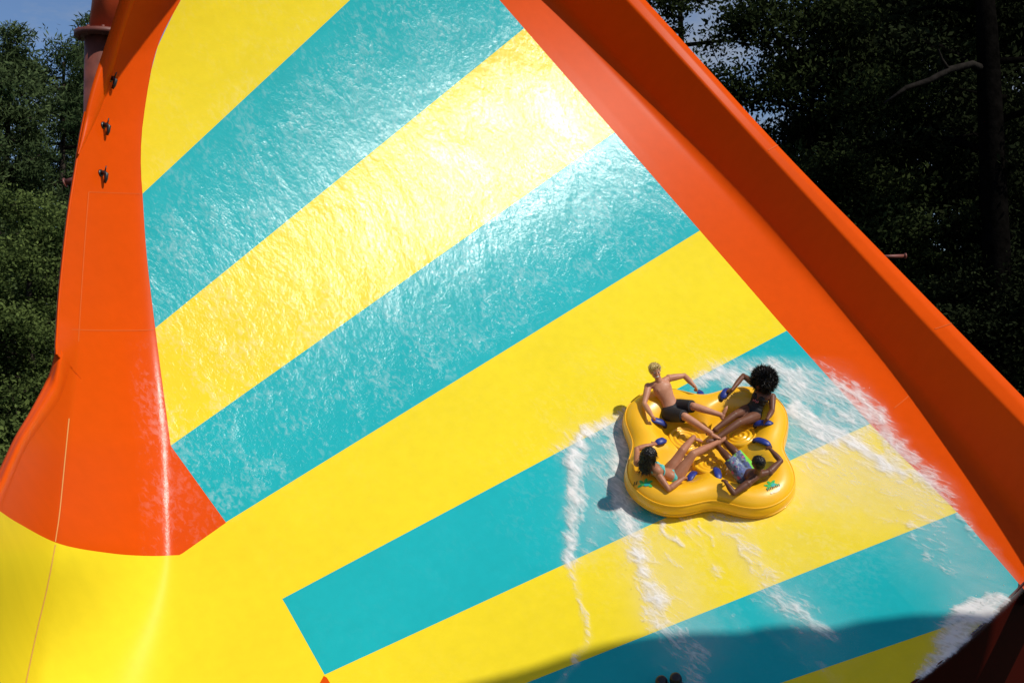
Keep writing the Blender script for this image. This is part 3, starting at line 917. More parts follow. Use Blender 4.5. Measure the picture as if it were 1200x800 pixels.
def J_from(tab):
    J = {}
    for k, v in tab.items():
        J[k] = LP(v[0], v[1], v[2] + 0.07)
    return J
def bl(name, J):
    def d(a, b): return '%.2f' % np.linalg.norm(J[a] - J[b])
    print(name, 'torso', '%.2f' % np.linalg.norm(J['neck'] - (J['hipL'] + J['hipR']) / 2), 'sh', d('shL', 'shR'), 'ua', d('shL', 'elL'), d('shR', 'elR'), 'fa', d('elL', 'wrL'), d('elR', 'wrR'), 'th', d('hipL', 'knL'), d('hipR', 'knR'), 'shin', d('knL', 'anL'), d('knR', 'anR'), 'neck-head', d('neck', 'head'))
def vec(u, v, h): return RU * u + RV * v + RN * h
def grip(J, s, hi):
    c, ax, n, sd, L_ = HANDLES[hi]
    J['ha' + s] = c + n * 0.02; J['gr' + s] = ax; J['pn' + s] = n
def two_bone(a, c, l1, l2, hint):
    """joint b between a and c for given bone lengths, bulging towards hint"""
    d = c - a; L = np.linalg.norm(d); dn = d / L
    if L >= l1 + l2: return a + dn * L * l1 / (l1 + l2)
    x = (l1 * l1 - l2 * l2 + L * L) / (2 * L); h = math.sqrt(max(l1 * l1 - x * x, 0))
    hv = nrm(hint - dn * (hint @ dn)); return a + dn * x + hv * h

CAMD = nrm(RN * 0.64 - RV * 0.77)
# --- fair haired boy, upper left
J = J_from(dict(hipR=(784, 485, .37), hipL=(793, 476, .37), neck=(772.5, 447, .70), shR=(759.5, 453, .63), shL=(784, 443, .66),
    elR=(755, 473, .56), elL=(802, 440, .63), wrR=(764.5, 488, .60), wrL=(814, 452.5, .60), knR=(803, 488, .56), knL=(813, 476, .58),
    anR=(833, 507, .48), anL=(845, 486, .55), toeR=(841, 511, .50), toeL=(850.5, 475, .66), head=(768, 435, .87)))
J.update(fwd=vec(.5, -.7, .5), hup=vec(-.12, .42, .9), hfwd=vec(.16, -.78, .55), fuR=vec(-.3, .5, .8), fuL=vec(-.9, .2, .2))
grip(J, 'R', 2); grip(J, 'L', 0); bl('K1', J)
root, fr = person('smiling fair-haired person in black swim shorts at the upper left of the raft', J, SK1, 1.04)
hp, H, hs, hf, hup = fr['hp'], fr['H'], fr['hs'], fr['hf'], fr['hup']
hair(root, fr, [(hp(0, -.20, .42), hs * H * .80, hf * H * .86, hup * H * .72), (hp(.05, .36, .86), hs * H * .54, hf * H * .32, hup * H * .20), (hp(0, -.5, .0), hs * H * .66, hf * H * .42, hup * H * .6)], BLOND, .008, 20, 2600, .030, .0035, hf * 1.3 + hs * .5 - hup * .35, 3)
def shorts(root, fr, J, frac, mat, r0=.105, r1=.088, waist=.10, midx=None, name='shorts'):
    sc = fr['sc']
    def b(bm):
        ellipsoid(bm, fr['hips'] + fr['up'] * .02, fr['side'] * (fr['hw'] + .098 * sc), fr['fwd'] * .118 * sc, fr['up'] * .115 * sc)
        for s in 'LR':
            h_, k_ = J['hip' + s], J['kn' + s]
            m = h_ + (k_ - h_) * frac
            P = [h_ + (m - h_) * t for t in (0, .25, .5, .75, 1)]
            tube_bm(bm, P, [r0 * sc, r0 * sc, (r0 * .6 + r1 * .4) * sc, (r0 * .3 + r1 * .7) * sc, r1 * sc], 16)
            ball(bm, h_, r0 * sc)
    return garment(name, root, b, mat, .011, midx)
shorts(root, fr, J, .92, CLOTHB, .122, .102)
# --- person with the big afro, upper right
J = J_from(dict(hipR=(877, 480, .36), hipL=(886, 488, .36), neck=(895, 457, .70), shR=(882, 448, .64), shL=(905, 465, .62),
    elR=(871, 440, .60), elL=(905, 481, .58), wrR=(857.5, 457, .62), wrL=(899, 491, .60), knR=(861, 486, .50), knL=(866, 495, .52),
    anR=(838, 503, .44), anL=(839, 514, .44), toeR=(828, 506, .42), toeL=(827, 515, .46), head=(892.5, 448.5, .87)))
J.update(fwd=vec(-.6, -.6, .4), hup=vec(.32, .22, .9), hfwd=vec(-.55, -.65, -.35), fuR=vec(-.5, .1, .8), fuL=vec(-.4, 0, .9))
grip(J, 'R', 1); grip(J, 'L', 3); bl('K2', J)
root, fr = person("person with a big black afro and black swimsuit at the raft's upper right", J, SK2, 1.0, True, 'closed')
hp, H, hs, hf, hup = fr['hp'], fr['H'], fr['hs'], fr['hf'], fr['hup']
hair(root, fr, [(hp(0, -.45, .62), hs * H * 1.72, hf * H * 1.45, hup * H * 1.42), (hp(.6, -.6, -.2), hs * H * 1.0, hf * H * 1.0, hup * H * 1.0), (hp(-.6, -.6, -.2), hs * H * 1.0, hf * H * 1.0, hup * H * 1.0), (hp(-.4, -.2, 1.5), hs * H * .8, hf * H * .8, hup * H * .7)], BLACKH, .035, 16, 5200, .075, .006, None, 5)
def suit(bm):
    u, sd_, f, L_ = fr['up'], fr['side'], fr['fwd'], fr['Ltor']; h0 = fr['hips']
    ellipsoid(bm, h0 + u * .01, sd_ * (fr['hw'] + .096), f * .116, u * .11)
    for t, a, b_ in ((.10, .158, .114), (.22, .150, .106), (.38, .130, .098), (.54, .140, .106)):
        ellipsoid(bm, h0 + u * L_ * t, sd_ * a, f * b_, u * .085)
    for s in (-1, 1): ball(bm, h0 + u * L_ * .67 + sd_ * s * .062 + f * .066, .060)
    ellipsoid(bm, h0 + u * L_ * .68 - f * .01, sd_ * .158, f * .112, u * .05)
so_ = garment('swimsuit', root, suit, CLOTHB, .010)
bm = bmesh.new()
pc = fr['hips'] + fr['up'] * fr['Ltor'] * .52 + fr['fwd'] * .104
for k in range(4):
    c = pc + fr['side'] * (k - 1.5) * .028 + fr['up'] * .006 * (-1) ** k
    ellipsoid(bm, c, fr['side'] * .010, fr['fwd'] * .008, fr['up'] * .020, 8, 6)
bm_obj('print', bm, PINKP, so_)
# --- long haired person, lower left, seen from behind
J = J_from(dict(hipR=(791, 562, .38), hipL=(784, 554, .38), neck=(762, 547.5, .68), shR=(770, 554, .61), shL=(747, 542, .61),
    elR=(783.5, 573, .52), elL=(746, 526, .62), wrR=(801, 560, .56), wrL=(765, 520.5, .62), knR=(812, 532, .66), knL=(799.5, 528, .62),
    anR=(841, 518, .52), anL=(813, 512, .56), toeR=(853, 508, .58), toeL=(826, 516, .50), head=(761, 533, .91)))
J.update(fwd=vec(.6, .5, .5), hup=vec(-.02, .10, 1), hfwd=vec(.7, .72, -.05), fuR=vec(-.4, .2, .9), fuL=vec(-.2, .4, .9))
grip(J, 'R', 5); grip(J, 'L', 4); bl('K3', J)
root, fr = person("person with long black hair and aqua bikini at the raft's lower left", J, SK3, 1.02, True, 'closed')
hp, H, hs, hf, hup = fr['hp'], fr['H'], fr['hs'], fr['hf'], fr['hup']
hair(root, fr, [(hp(0, -.16, .34), hs * H * .95, hf * H * 1.04, hup * H * .92), (hp(0, -.62, -.25), hs * H * .95, hf * H * .52, hup * H * .95), (hp(0, -.80, -.95), hs * H * .95, hf * H * .45, hup * H * 1.0), (hp(.05, -.95, -1.75), hs * H * .86, hf * H * .38, hup * H * .75), (hp(-.52, .05, -.3), hs * H * .3, hf * H * .5, hup * H * .9), (hp(.52, .05, -.3), hs * H * .3, hf * H * .5, hup * H * .9)], BLACKH, .008, 40, 900, .10, .005, -hup * 2.2, 6)
def bikini(bm):
    u, sd_, f = fr['up'], fr['side'], fr['fwd']; h0 = fr['hips']
    ellipsoid(bm, h0 + u * .025, sd_ * (fr['hw'] + .090), f * .122, u * .09)
garment('bikini_bottom', root, bikini, AQUA, .010)
def btop(bm):
    u, sd_, f, L_ = fr['up'], fr['side'], fr['fwd'], fr['Ltor']; h0 = fr['hips']
    for s in (-1, 1): ball(bm, h0 + u * L_ * .68 + sd_ * s * .062 + f * .067, .060)
    N_ = 22; pts = [h0 + u * L_ * .63 + sd_ * .158 * math.cos(a) + f * (.104 * math.sin(a)) for a in [2 * math.pi * k / N_ for k in range(N_ + 1)]]
    tube_bm(bm, pts, [.011] * len(pts), 8)
    for s in (-1, 1):
        tube_bm(bm, [h0 + u * L_ * .70 + sd_ * s * .07 + f * .10, h0 + u * L_ * .95 + sd_ * s * .075 + f * .03, h0 + u * L_ * .97 + sd_ * s * .06 - f * .055, h0 + u * L_ * .64 + sd_ * s * .05 - f * .108], [.010] * 4, 8)
garment('bikini_top', root, btop, AQUA, .0075)
# --- short haired person in patterned shorts, lower right, seen from behind
J = J_from(dict(hipR=(879, 552, .36), hipL=(871, 559, .36), neck=(889, 556.5, .63), shR=(901.5, 553, .58), shL=(876, 566.5, .58),
    elR=(915, 540, .58), elL=(860, 578, .54), wrR=(903, 526.5, .62), wrL=(850.5, 565, .60), knR=(861, 529, .52), knL=(853, 536, .52),
    anR=(847, 515, .44), anL=(840.5, 522, .46), toeR=(839, 508, .42), toeL=(831, 514, .44), head=(888, 542, .84)))
J.update(fwd=vec(-.5, .6, .6), hup=vec(-.04, .12, 1), hfwd=vec(-.62, .75, -.12), fuR=vec(.1, .2, .9), fuL=vec(.1, .2, .9))
grip(J, 'R', 7); grip(J, 'L', 6); bl('K4', J)
root, fr = person("person with cropped black hair and patterned shorts at the raft's lower right", J, SK4, 1.02, False, 'closed')
hp, H, hs, hf, hup = fr['hp'], fr['H'], fr['hs'], fr['hf'], fr['hup']
hair(root, fr, [(hp(0, -.16, .34), hs * H * .78, hf * H * .92, hup * H * .74), (hp(0, -.45, -.05), hs * H * .70, hf * H * .55, hup * H * .62)], BLACKH, .006, 60, 700, .012, .003, None, 8)
def lime_side(c):
    d = np.array(c) - fr['hips']; k = d @ nrm(J['knR'] - J['hipR'])
    return 1 if (d @ fr['side'] > .085 and k < .40) else 0
shorts(root, fr, J, .93, [SHORTS4, LIME],   .120, .094, midx=lime_side)


# ------------------------------------------------------------------ foaming wake on the wall
def foam_material():
    m, nt, p, out = new_mat('white_water')
    L = nt.links
    uv = N(nt, 'ShaderNodeTexCoord').outputs['UV']
    dn = N(nt, 'ShaderNodeAttribute', attribute_name='dens').outputs['Fac']
    mist = N(nt, 'ShaderNodeAttribute', attribute_name='mist').outputs['Fac']
    fl = mapping(nt, uv, (1.0, 0.32, 1.0))
    n1 = noise_tex(nt, fl, 2.4, 6, 0.58, 1.4)
    n2 = noise_tex(nt, fl, 8.0, 5, 0.62, 1.4)
    vor = N(nt, 'ShaderNodeTexVoronoi', feature='DISTANCE_TO_EDGE'); vor.inputs['Scale'].default_value = 9.0
    wob = N(nt, 'ShaderNodeVectorMath', operation='ADD'); L.new(fl, wob.inputs[0])
    nv = N(nt, 'ShaderNodeTexNoise'); nv.inputs['Scale'].default_value = 5.0; nv.inputs['Detail'].default_value = 4; L.new(fl, nv.inputs['Vector'])
    sc = N(nt, 'ShaderNodeVectorMath', operation='SCALE'); L.new(nv.outputs['Color'], sc.inputs[0]); sc.inputs['Scale'].default_value = 0.35
    L.new(sc.outputs[0], wob.inputs[1]); L.new(wob.outputs[0], vor.inputs['Vector'])
    lace = ramp(nt, vor.outputs['Distance'], [(0.0, 1.0), (0.16, 0.0)])
    nn = mth(nt, 'ADD', mth(nt, 'MULTIPLY', n1, 0.55), mth(nt, 'ADD', mth(nt, 'MULTIPLY', n2, 0.37), mth(nt, 'MULTIPLY', lace, 0.08)))
    nn = mth(nt, 'ADD', mth(nt, 'MULTIPLY', mth(nt, 'SUBTRACT', nn, 0.47), 1.35), 0.47)
    lo = mth(nt, 'SUBTRACT', 0.74, mth(nt, 'MULTIPLY', dn, 0.60))
    a = mth(nt, 'DIVIDE', mth(nt, 'SUBTRACT', nn, lo), 0.46, clamp=True)
    a = mth(nt, 'MULTIPLY', a, mth(nt, 'MULTIPLY', dn, 5.0, clamp=True))
    mm = mth(nt, 'MULTIPLY', mist, mth(nt, 'ADD', 0.15, n1))
    film = mth(nt, 'MULTIPLY', mth(nt, 'MULTIPLY', mth(nt, 'POWER', dn, 1.9), 0.62), n1)
    a = mth(nt, 'MAXIMUM', mth(nt, 'MULTIPLY', a, 0.88), mth(nt, 'MAXIMUM', mm, film), clamp=True)
    p.inputs['Base Color'].default_value = (0.88, 0.86, 0.82, 1); p.inputs['Roughness'].default_value = 0.55
    b = N(nt, 'ShaderNodeBump'); b.inputs['Distance'].default_value = 0.02; b.inputs['Strength'].default_value = 0.35
    L.new(n2, b.inputs['Height']); L.new(b.outputs[0], p.inputs['Normal'])
    L.new(a, p.inputs['Alpha'])
    return m
M['foam'] = foam_material()
# strokes: points (x, y), width, strength, hardness of the leading (lower left) edge
STRK = [
    # ragged front left of the raft
    ([(742, 488), (712, 498), (686, 515), (672, 545), (668, 580), (667, 620), (672, 655)], 13, .95), ([(690, 516), (676, 560), (676, 600), (672, 640)], 9, .8),
    ([(672, 650), (680, 700), (690, 745), (676, 770), (655, 800)], 7, .55),
    ([(738, 498), (708, 520), (696, 560), (695, 600)], 22, .50),
    ([(736, 505), (724, 525), (722, 560), (730, 590), (742, 620)], 17, .95), ([(735, 500), (728, 540), (726, 570)], 12, .9),
    ([(738, 595), (745, 640), (758, 675), (775, 712)], 20, .95), ([(752, 640), (766, 690), (780, 730)], 24, .75), ([(778, 720), (800, 770), (812, 800)], 16, .62),
    ([(765, 605), (775, 640), (790, 690), (802, 725)], 26, .40),
    # trails under the raft
    ([(776, 612), (788, 628), (800, 642)], 4, .75), ([(820, 610), (832, 628), (842, 642)], 4, .65), ([(838, 604), (862, 632), (880, 660), (898, 682)], 9, .66),
    ([(898, 684), (920, 702), (948, 724), (972, 748)], 15, .68), ([(905, 690), (930, 720), (960, 748)], 20, .42), ([(838, 712), (862, 735), (880, 752)], 8, .42), ([(900, 740), (940, 770), (980, 800)], 12, .35),
    # turbulence behind the raft
    ([(824, 446), (845, 436), (862, 440)], 16, .95), ([(840, 434), (880, 428), (920, 432), (950, 440)], 13, .75),
    ([(905, 432), (945, 445), (985, 470), (1012, 492)], 30, .78), ([(925, 455), (960, 470), (1005, 500)], 28, .80), ([(935, 480), (960, 500), (990, 505)], 32, .72), ([(930, 520), (945, 512), (960, 505)], 24, .68),
    ([(932, 484), (965, 505), (1000, 522), (1030, 540), (1055, 556)], 19, 1.05), ([(985, 512), (1020, 532), (1060, 552), (1090, 572)], 24, .82), ([(1040, 540), (1080, 560), (1105, 590)], 18, .66),
    ([(940, 530), (990, 545), (1040, 565), (1090, 585)], 22, .46), ([(930, 555), (980, 575), (1030, 590)], 18, .34), ([(955, 596), (1010, 610), (1060, 612)], 14, .33),
    # run-up on the orange border
    ([(1006, 463), (1030, 490), (1050, 515), (1072, 545)], 12, .82), ([(1012, 466), (1040, 490), (1062, 520)], 10, .6), ([(1072, 545), (1095, 572), (1120, 600), (1140, 628)], 8, .72), ([(1010, 480), (1035, 512), (1060, 545)], 10, .8),
    ([(1120, 604), (1142, 628), (1160, 650)], 12, .45),
    # lower mist and edge froth
    ([(1068, 618), (1076, 638), (1088, 655)], 9, .62), ([(1070, 612), (1100, 615), (1130, 608)], 13, .55), ([(1095, 620), (1115, 640), (1130, 655)], 28, .42),
    ([(1115, 728), (1140, 712), (1168, 706)], 14, 1.15), ([(1108, 748), (1130, 733), (1158, 722)], 18, 1.15), ([(1098, 775), (1115, 757), (1135, 742)], 16, 1.1), ([(1088, 788), (1105, 770), (1120, 760)], 10, 1.0), ([(1150, 714), (1175, 708)], 8, .9),
]
STRK += [([(934, 505), (975, 528), (1020, 548), (1070, 570), (1100, 590)], 34, .62), ([(935, 520), (985, 550), (1040, 575), (1085, 595)], 40, .52), ([(940, 570), (1000, 588), (1060, 606)], 22, .40),
    ([(735, 610), (752, 650), (770, 690), (790, 730), (805, 765)], 34, .60), ([(672, 530), (690, 560), (700, 600), (690, 640)], 24, .52), ([(705, 520), (712, 560), (715, 600)], 22, .56),
    ([(850, 606), (878, 640), (905, 680), (935, 715), (965, 745)], 20, .58), ([(800, 606), (822, 640), (840, 668)], 12, .50), ([(835, 440), (880, 432), (940, 446), (990, 476)], 24, .72),
    ([(1075, 615), (1100, 645), (1120, 675)], 26, .50), ([(905, 690), (930, 715), (955, 740)], 30, .50), ([(722, 505), (714, 530), (716, 570), (726, 600)], 18, .85)]
MIST = [([(935, 510), (1010, 550), (1090, 590)], 30, .42), ([(745, 630), (775, 710)], 26, .34), ([(860, 620), (900, 680), (950, 735)], 22, .26), ([(955, 560), (1060, 575)], 50, .30), ([(1085, 600), (1125, 650), (1150, 690)], 46, .28), ([(765, 660), (810, 745)], 40, .24), ([(700, 530), (700, 610)], 30, .26), ([(960, 470), (1000, 500)], 44, .34), ([(930, 700), (960, 740)], 35, .12), ([(900, 620), (940, 660)], 50, .08)]
def seg_d(P, poly):
    best = np.full(len(P), 1e9)
    for i in range(len(poly) - 1):
        a, b = np.array(poly[i], float), np.array(poly[i + 1], float); ab = b - a
        t = np.clip(((P - a) @ ab) / (ab @ ab), 0, 1)
        best = np.minimum(best, np.linalg.norm(P - (a + t[:, None] * ab), axis=1))
    return best
gx = np.arange(624, 1232, 2.5); gy = np.arange(412, 840, 2.5)
GX, GY = np.meshgrid(gx, gy); PP = np.stack([GX.ravel(), GY.ravel()], 1)
wx = np.array([mnoise.noise(Vector((x * .02, y * .02, 1.3))) * 10 + mnoise.noise(Vector((x * .075, y * .075, 5.1))) * 6 for x, y in PP])
wy = np.array([mnoise.noise(Vector((x * .02, y * .02, 8.3))) * 10 + mnoise.noise(Vector((x * .075, y * .075, 3.7))) * 6 for x, y in PP])
PW = PP + np.stack([wx, wy], 1)
dens = np.zeros(len(PP)); mist = np.zeros(len(PP))
for pl, w_, s_ in STRK:
    d_ = seg_d(PW, pl) / w_
    dens = np.maximum(dens, s_ * (np.clip(1.15 - d_, 0, 1) ** .9 * .62 + .40 * np.exp(-(d_ / 1.5) ** 2)))
for pl, w_, s_ in MIST:
    d_ = seg_d(PW, pl) / w_; mist = np.maximum(mist, s_ * np.exp(-d_ * d_))
xe = np.interp(PP[:, 1], [q[1] for q in L2], [q[0] for q in L2]) - 26 - PP[:, 0]
fade = np.clip(xe / 40, 0, 1) * np.clip((PP[:, 1] - 413) / 14, 0, 1)
dens = dens * np.clip(fade * 2.2, 0, 1); mist = mist * fade
inside = np.array([signed((x - 4, y - 4), [(1330, 560), (1262, 630)] and [(840, 970), (960, 880), (1075, 798), (1140, 745), (1198, 688), (1262, 630), (1330, 560)]) for x, y in PP])
keep = inside < 6.0
edge = np.clip((-inside - 1.0) / 5.0, 0, 1); dens = dens * edge; mist = mist * edge
on_strip = np.clip((PP[:, 0] - np.interp(PP[:, 1], [q[1] for q in L1x], [q[0] for q in L1x]) - 2) / 10.0, 0, 1)
mist = mist * (1 - on_strip)
# stay left of the side wall's foot
keep &= np.array([x < np.interp(y, [q[1] for q in L2], [q[0] for q in L2]) - 26 for x, y in PP])
keep &= inside < 4
use = keep & ((dens > .02) | (mist > .015))
nxg = len(gx); usg = use.reshape(len(gy), nxg)
vid = -np.ones(len(PP), int); vs, uv_, dd, ms_, fs = [], [], [], [], []
def vert(k):
    if vid[k] < 0:
        x, y = PP[k]; p = S(x, y)
        s_, t_ = ST(p); hgt = .010 + .03 * max(0, dens[k]) * (0.45 + mnoise.fractal(Vector((s_ * 2.4, t_ * 1.4, 0)), 1, 2, 2) * .9)
        vid[k] = len(vs); vs.append(p + SN(p) * max(.008, hgt)); uv_.append((s_, t_)); dd.append(dens[k]); ms_.append(mist[k])
    return int(vid[k])
for j in range(len(gy) - 1):
    for i in range(nxg - 1):
        k = j * nxg + i
        q = (k, k + nxg, k + nxg + 1, k + 1)
        if keep[list(q)].all() and use[list(q)].any(): fs.append(tuple(vert(a) for a in q))
wk = mesh_obj('foam_wake', vs, fs, M['foam'], None, uv=uv_, attrs={'dens': dd, 'mist': ms_})
tag(wk, 'white foaming wake spreading round the raft', 'foam', kind='stuff')
# flying drops over the crests
r_ = np.random.RandomState(5)
cand = np.where(keep & (dens > .72))[0]
T = [np.array(v) for v in ((1, 0, -.7), (-1, 0, -.7), (0, 1, .7), (0, -1, .7))]
TF = ((0, 2, 1), (0, 1, 3), (0, 3, 2), (1, 2, 3))
vs, fs = [], []
for k in r_.choice(cand, 420):
    x, y = PP[k] + r_.normal(0, 3.0, 2); p = S(x, y); n = SN(p)
    if not keep[k] or signed((x - 4, y - 4), [(840, 970), (960, 880), (1075, 798), (1140, 745), (1198, 688), (1262, 630), (1330, 560)]) > -1: continue
    c = p + n * (.04 + .09 * dens[k] + abs(r_.normal(0, .075))); s_ = .003 + .007 * r_.rand() ** 3
    b0 = len(vs); vs += [c + t * s_ for t in T]; fs += [tuple(b0 + a for a in f) for f in TF]
M['drop'] = plain('spray_white', (0.82, 0.82, 0.80), 0.3)
sp = mesh_obj('spray', vs, fs, M['drop']); tag(sp, 'fine white drops of spray flying off the wake', 'spray', kind='stuff')

# ------------------------------------------------------------------ trees
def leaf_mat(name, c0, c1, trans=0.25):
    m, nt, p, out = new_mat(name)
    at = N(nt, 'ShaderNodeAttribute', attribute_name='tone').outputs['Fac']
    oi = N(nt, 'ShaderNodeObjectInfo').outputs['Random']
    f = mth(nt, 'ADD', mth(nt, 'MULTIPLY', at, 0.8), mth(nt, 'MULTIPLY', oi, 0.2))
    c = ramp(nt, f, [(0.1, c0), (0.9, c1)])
    nt.links.new(c, p.inputs['Base Color']); p.inputs['Roughness'].default_value = 0.65; p.inputs['Specular IOR Level'].default_value = 0.0
    tr = N(nt, 'ShaderNodeBsdfTranslucent'); nt.links.new(c, tr.inputs['Color'])
    mx = N(nt, 'ShaderNodeMixShader'); mx.inputs[0].default_value = trans
    nt.links.new(p.outputs[0], mx.inputs[1]); nt.links.new(tr.outputs[0], mx.inputs[2]); nt.links.new(mx.outputs[0], out.inputs['Surface'])
    return m
def bark(*a):
    m = plain(*a); m.node_tree.nodes['Principled BSDF'].inputs['Specular IOR Level'].default_value = 0.0; return m
BARK = bark('bark', (0.045, 0.036, 0.028), 0.9, 0.5, 6, 0.03, 0, 12)
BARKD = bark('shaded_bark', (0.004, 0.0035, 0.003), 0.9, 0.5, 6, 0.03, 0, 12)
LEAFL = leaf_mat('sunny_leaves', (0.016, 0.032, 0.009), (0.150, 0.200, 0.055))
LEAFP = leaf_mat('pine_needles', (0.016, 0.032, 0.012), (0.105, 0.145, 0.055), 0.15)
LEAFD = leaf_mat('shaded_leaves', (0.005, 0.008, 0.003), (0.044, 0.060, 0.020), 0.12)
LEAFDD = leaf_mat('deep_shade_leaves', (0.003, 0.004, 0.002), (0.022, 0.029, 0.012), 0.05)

def make_tree(seed, H, base, rad, nlimb, nleaf, lsize, shape='round', droop=0.0, aspect=2.2, clump=1.0, tr=None):
    r_ = np.random.RandomState(seed); bm = bmesh.new()
    lean = r_.normal(0, .02, 2)
    tr = tr or H * 0.018
    trunk = [np.array([lean[0] * z * H + 0.15 * math.sin(z * 7 + seed), lean[1] * z * H + 0.15 * math.cos(z * 5 + seed), z * H]) for z in np.linspace(0, .97, 9)]
    tube_bm(bm, trunk, [tr * 1.25] + [tr * (1 - .85 * z) for z in np.linspace(0.12, 1, 8)], 9)
    cent = []
    for k in range(nlimb):
        z = base + (H * .97 - base) * ((k + r_.rand()) / nlimb) ** 0.9
        t = (z - base) / (H - base)
        if shape == 'cone': R_ = rad * (1 - t) ** .8 + .5
        else: R_ = rad * (math.sin(math.pi * min(.98, .18 + t * .80)) ** .7)
        R_ *= r_.uniform(.65, 1.15)
        a = k * 2.4 + r_.uniform(-.5, .5)
        p0 = np.array([np.interp(z / H, np.linspace(0, .97, 9), [q[i] for q in trunk]) for i in range(3)])
        rise = r_.uniform(.1, .5) - droop
        p1 = p0 + np.array([math.cos(a), math.sin(a), rise]) * R_ * .5 + r_.normal(0, .15, 3)
        p2 = p0 + np.array([math.cos(a + .15), math.sin(a + .15), rise * .9 - .12]) * R_ + r_.normal(0, .2, 3)
        lr = max(.02, tr * .42 * (1 - t * .7))
        tube_bm(bm, [p0, p1, p2], [lr, lr * .65, lr * .2], 6)
        for s in range(2):
            u = r_.uniform(.3, .8); q = p0 + (p1 - p0) * min(1, u * 2) if u < .5 else p1 + (p2 - p1) * (u - .5) * 2
            q2 = q + r_.normal(0, 1, 3) * R_ * .22 + np.array([0, 0, .2])
            tube_bm(bm, [q, (q + q2) / 2 + r_.normal(0, .06, 3), q2], [lr * .35, lr * .22, lr * .08], 5)
            cent.append((q2, .75))
        for f in (.45, .65, .85, 1.0): 
            cent.append((p0 * (1 - f) ** 2 + 2 * f * (1 - f) * p1 + f * f * p2 + r_.normal(0, .25, 3), 1.0))
    cent.append((trunk[-1], .8))
    nm = 'trunk_%d' % seed
    me_t = bpy.data.meshes.new('trunk'); bm.to_mesh(me_t); bm.free()
    me_t.polygons.foreach_set('use_smooth', np.ones(len(me_t.polygons), dtype=bool))
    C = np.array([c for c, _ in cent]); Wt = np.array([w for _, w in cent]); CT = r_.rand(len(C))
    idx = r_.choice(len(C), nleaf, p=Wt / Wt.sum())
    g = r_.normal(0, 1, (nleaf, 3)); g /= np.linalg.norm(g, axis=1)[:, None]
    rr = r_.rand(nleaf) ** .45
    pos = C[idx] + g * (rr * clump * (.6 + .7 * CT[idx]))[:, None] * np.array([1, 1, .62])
    d = r_.normal(0, 1, (nleaf, 3)) + g * .8; d /= np.linalg.norm(d, axis=1)[:, None]
    e = np.cross(d, r_.normal(0, 1, (nleaf, 3))); e /= np.linalg.norm(e, axis=1)[:, None]
    ls = lsize * r_.uniform(.6, 1.3, nleaf)[:, None]
    V = np.stack([pos - d * ls * .5, pos + e * ls / aspect * .5, pos + d * ls * .5, pos - e * ls / aspect * .5], 1).reshape(-1, 3)
    me = bpy.data.meshes.new('crown'); me.vertices.add(len(V)); me.vertices.foreach_set('co', V.astype(np.float32).ravel())
    me.loops.add(len(V)); me.loops.foreach_set('vertex_index', np.arange(len(V), dtype=np.int32))
    me.polygons.add(nleaf); me.polygons.foreach_set('loop_start', np.arange(0, len(V), 4, dtype=np.int32))
    me.polygons.foreach_set('loop_total', np.full(nleaf, 4, dtype=np.int32))
    me.update(); me.validate()
    tone = np.clip(.45 * CT[idx] ** 1.5 + .62 * rr * (.5 + .5 * g[:, 2]) + .1 * r_.normal(0, 1, nleaf), 0, 1)  # sunlit clumps put into the colour: upper, outer leaves lighter
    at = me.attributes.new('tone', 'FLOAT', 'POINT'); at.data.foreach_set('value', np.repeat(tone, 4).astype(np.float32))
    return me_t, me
KIND = {
    'oak':  make_tree(11, 20, 3.5, 5.2, 26, 52000, .185, 'round', 0, 1.9, 1.15),
    'oak2': make_tree(12, 17, 2.5, 4.6, 24, 44000, .17, 'round', 0, 1.9, 1.1),
    'pine': make_tree(13, 22, 5.0, 3.4, 40, 34000, .30, 'cone', .15, 5.0, .85),
    'pine2': make_tree(14, 21, 7.0, 3.6, 34, 28000, .30, 'round', .1, 5.0, .95),
    'thin': make_tree(15, 25, 10, 4.2, 18, 17000, .19, 'round', 0, 2.0, .95),
    'bush': make_tree(16, 5.5, .4, 2.6, 22, 22000, .15, 'round', 0, 1.8, .8, .08),
}
PROTO = {}
def tree(kind, name, px, depth, hs, label, cat, lm, bk, group, rot, top=None):
    """stands on the ground under picture column px, at the given distance"""
    x = (px - 600) / F * depth
    t = thing(name, label, cat, (x, depth, 0), group)
    t.rotation_euler = (0, 0, rot)
    H0 = {'oak': 20, 'oak2': 17, 'pine': 22, 'pine2': 21, 'thin': 25, 'bush': 5.5}[kind]
    if top is not None: hs = (CAMZ + (400 - top) / F * depth) / H0
    t.scale = (hs * .5 + .5, hs * .5 + .5, hs) if kind != 'bush' else (hs, hs, hs)
    key = (kind, lm.name)
    if key not in PROTO:
        mt, mc = KIND[kind][0].copy(), KIND[kind][1].copy()
        mt.materials.append(bk); mc.materials.append(lm)
        PROTO[key] = (bpy.data.objects.new('trunk', mt), bpy.data.objects.new('crown', mc))
        a, b = PROTO[key]
    else:
        a, b = PROTO[key][0].copy(), PROTO[key][1].copy()
    for o in (a, b):
        COL.objects.link(o); o.parent = t
    return t
GL = 'trees beyond the left side of the slide'; GR = 'dark trees beyond the right side of the slide'
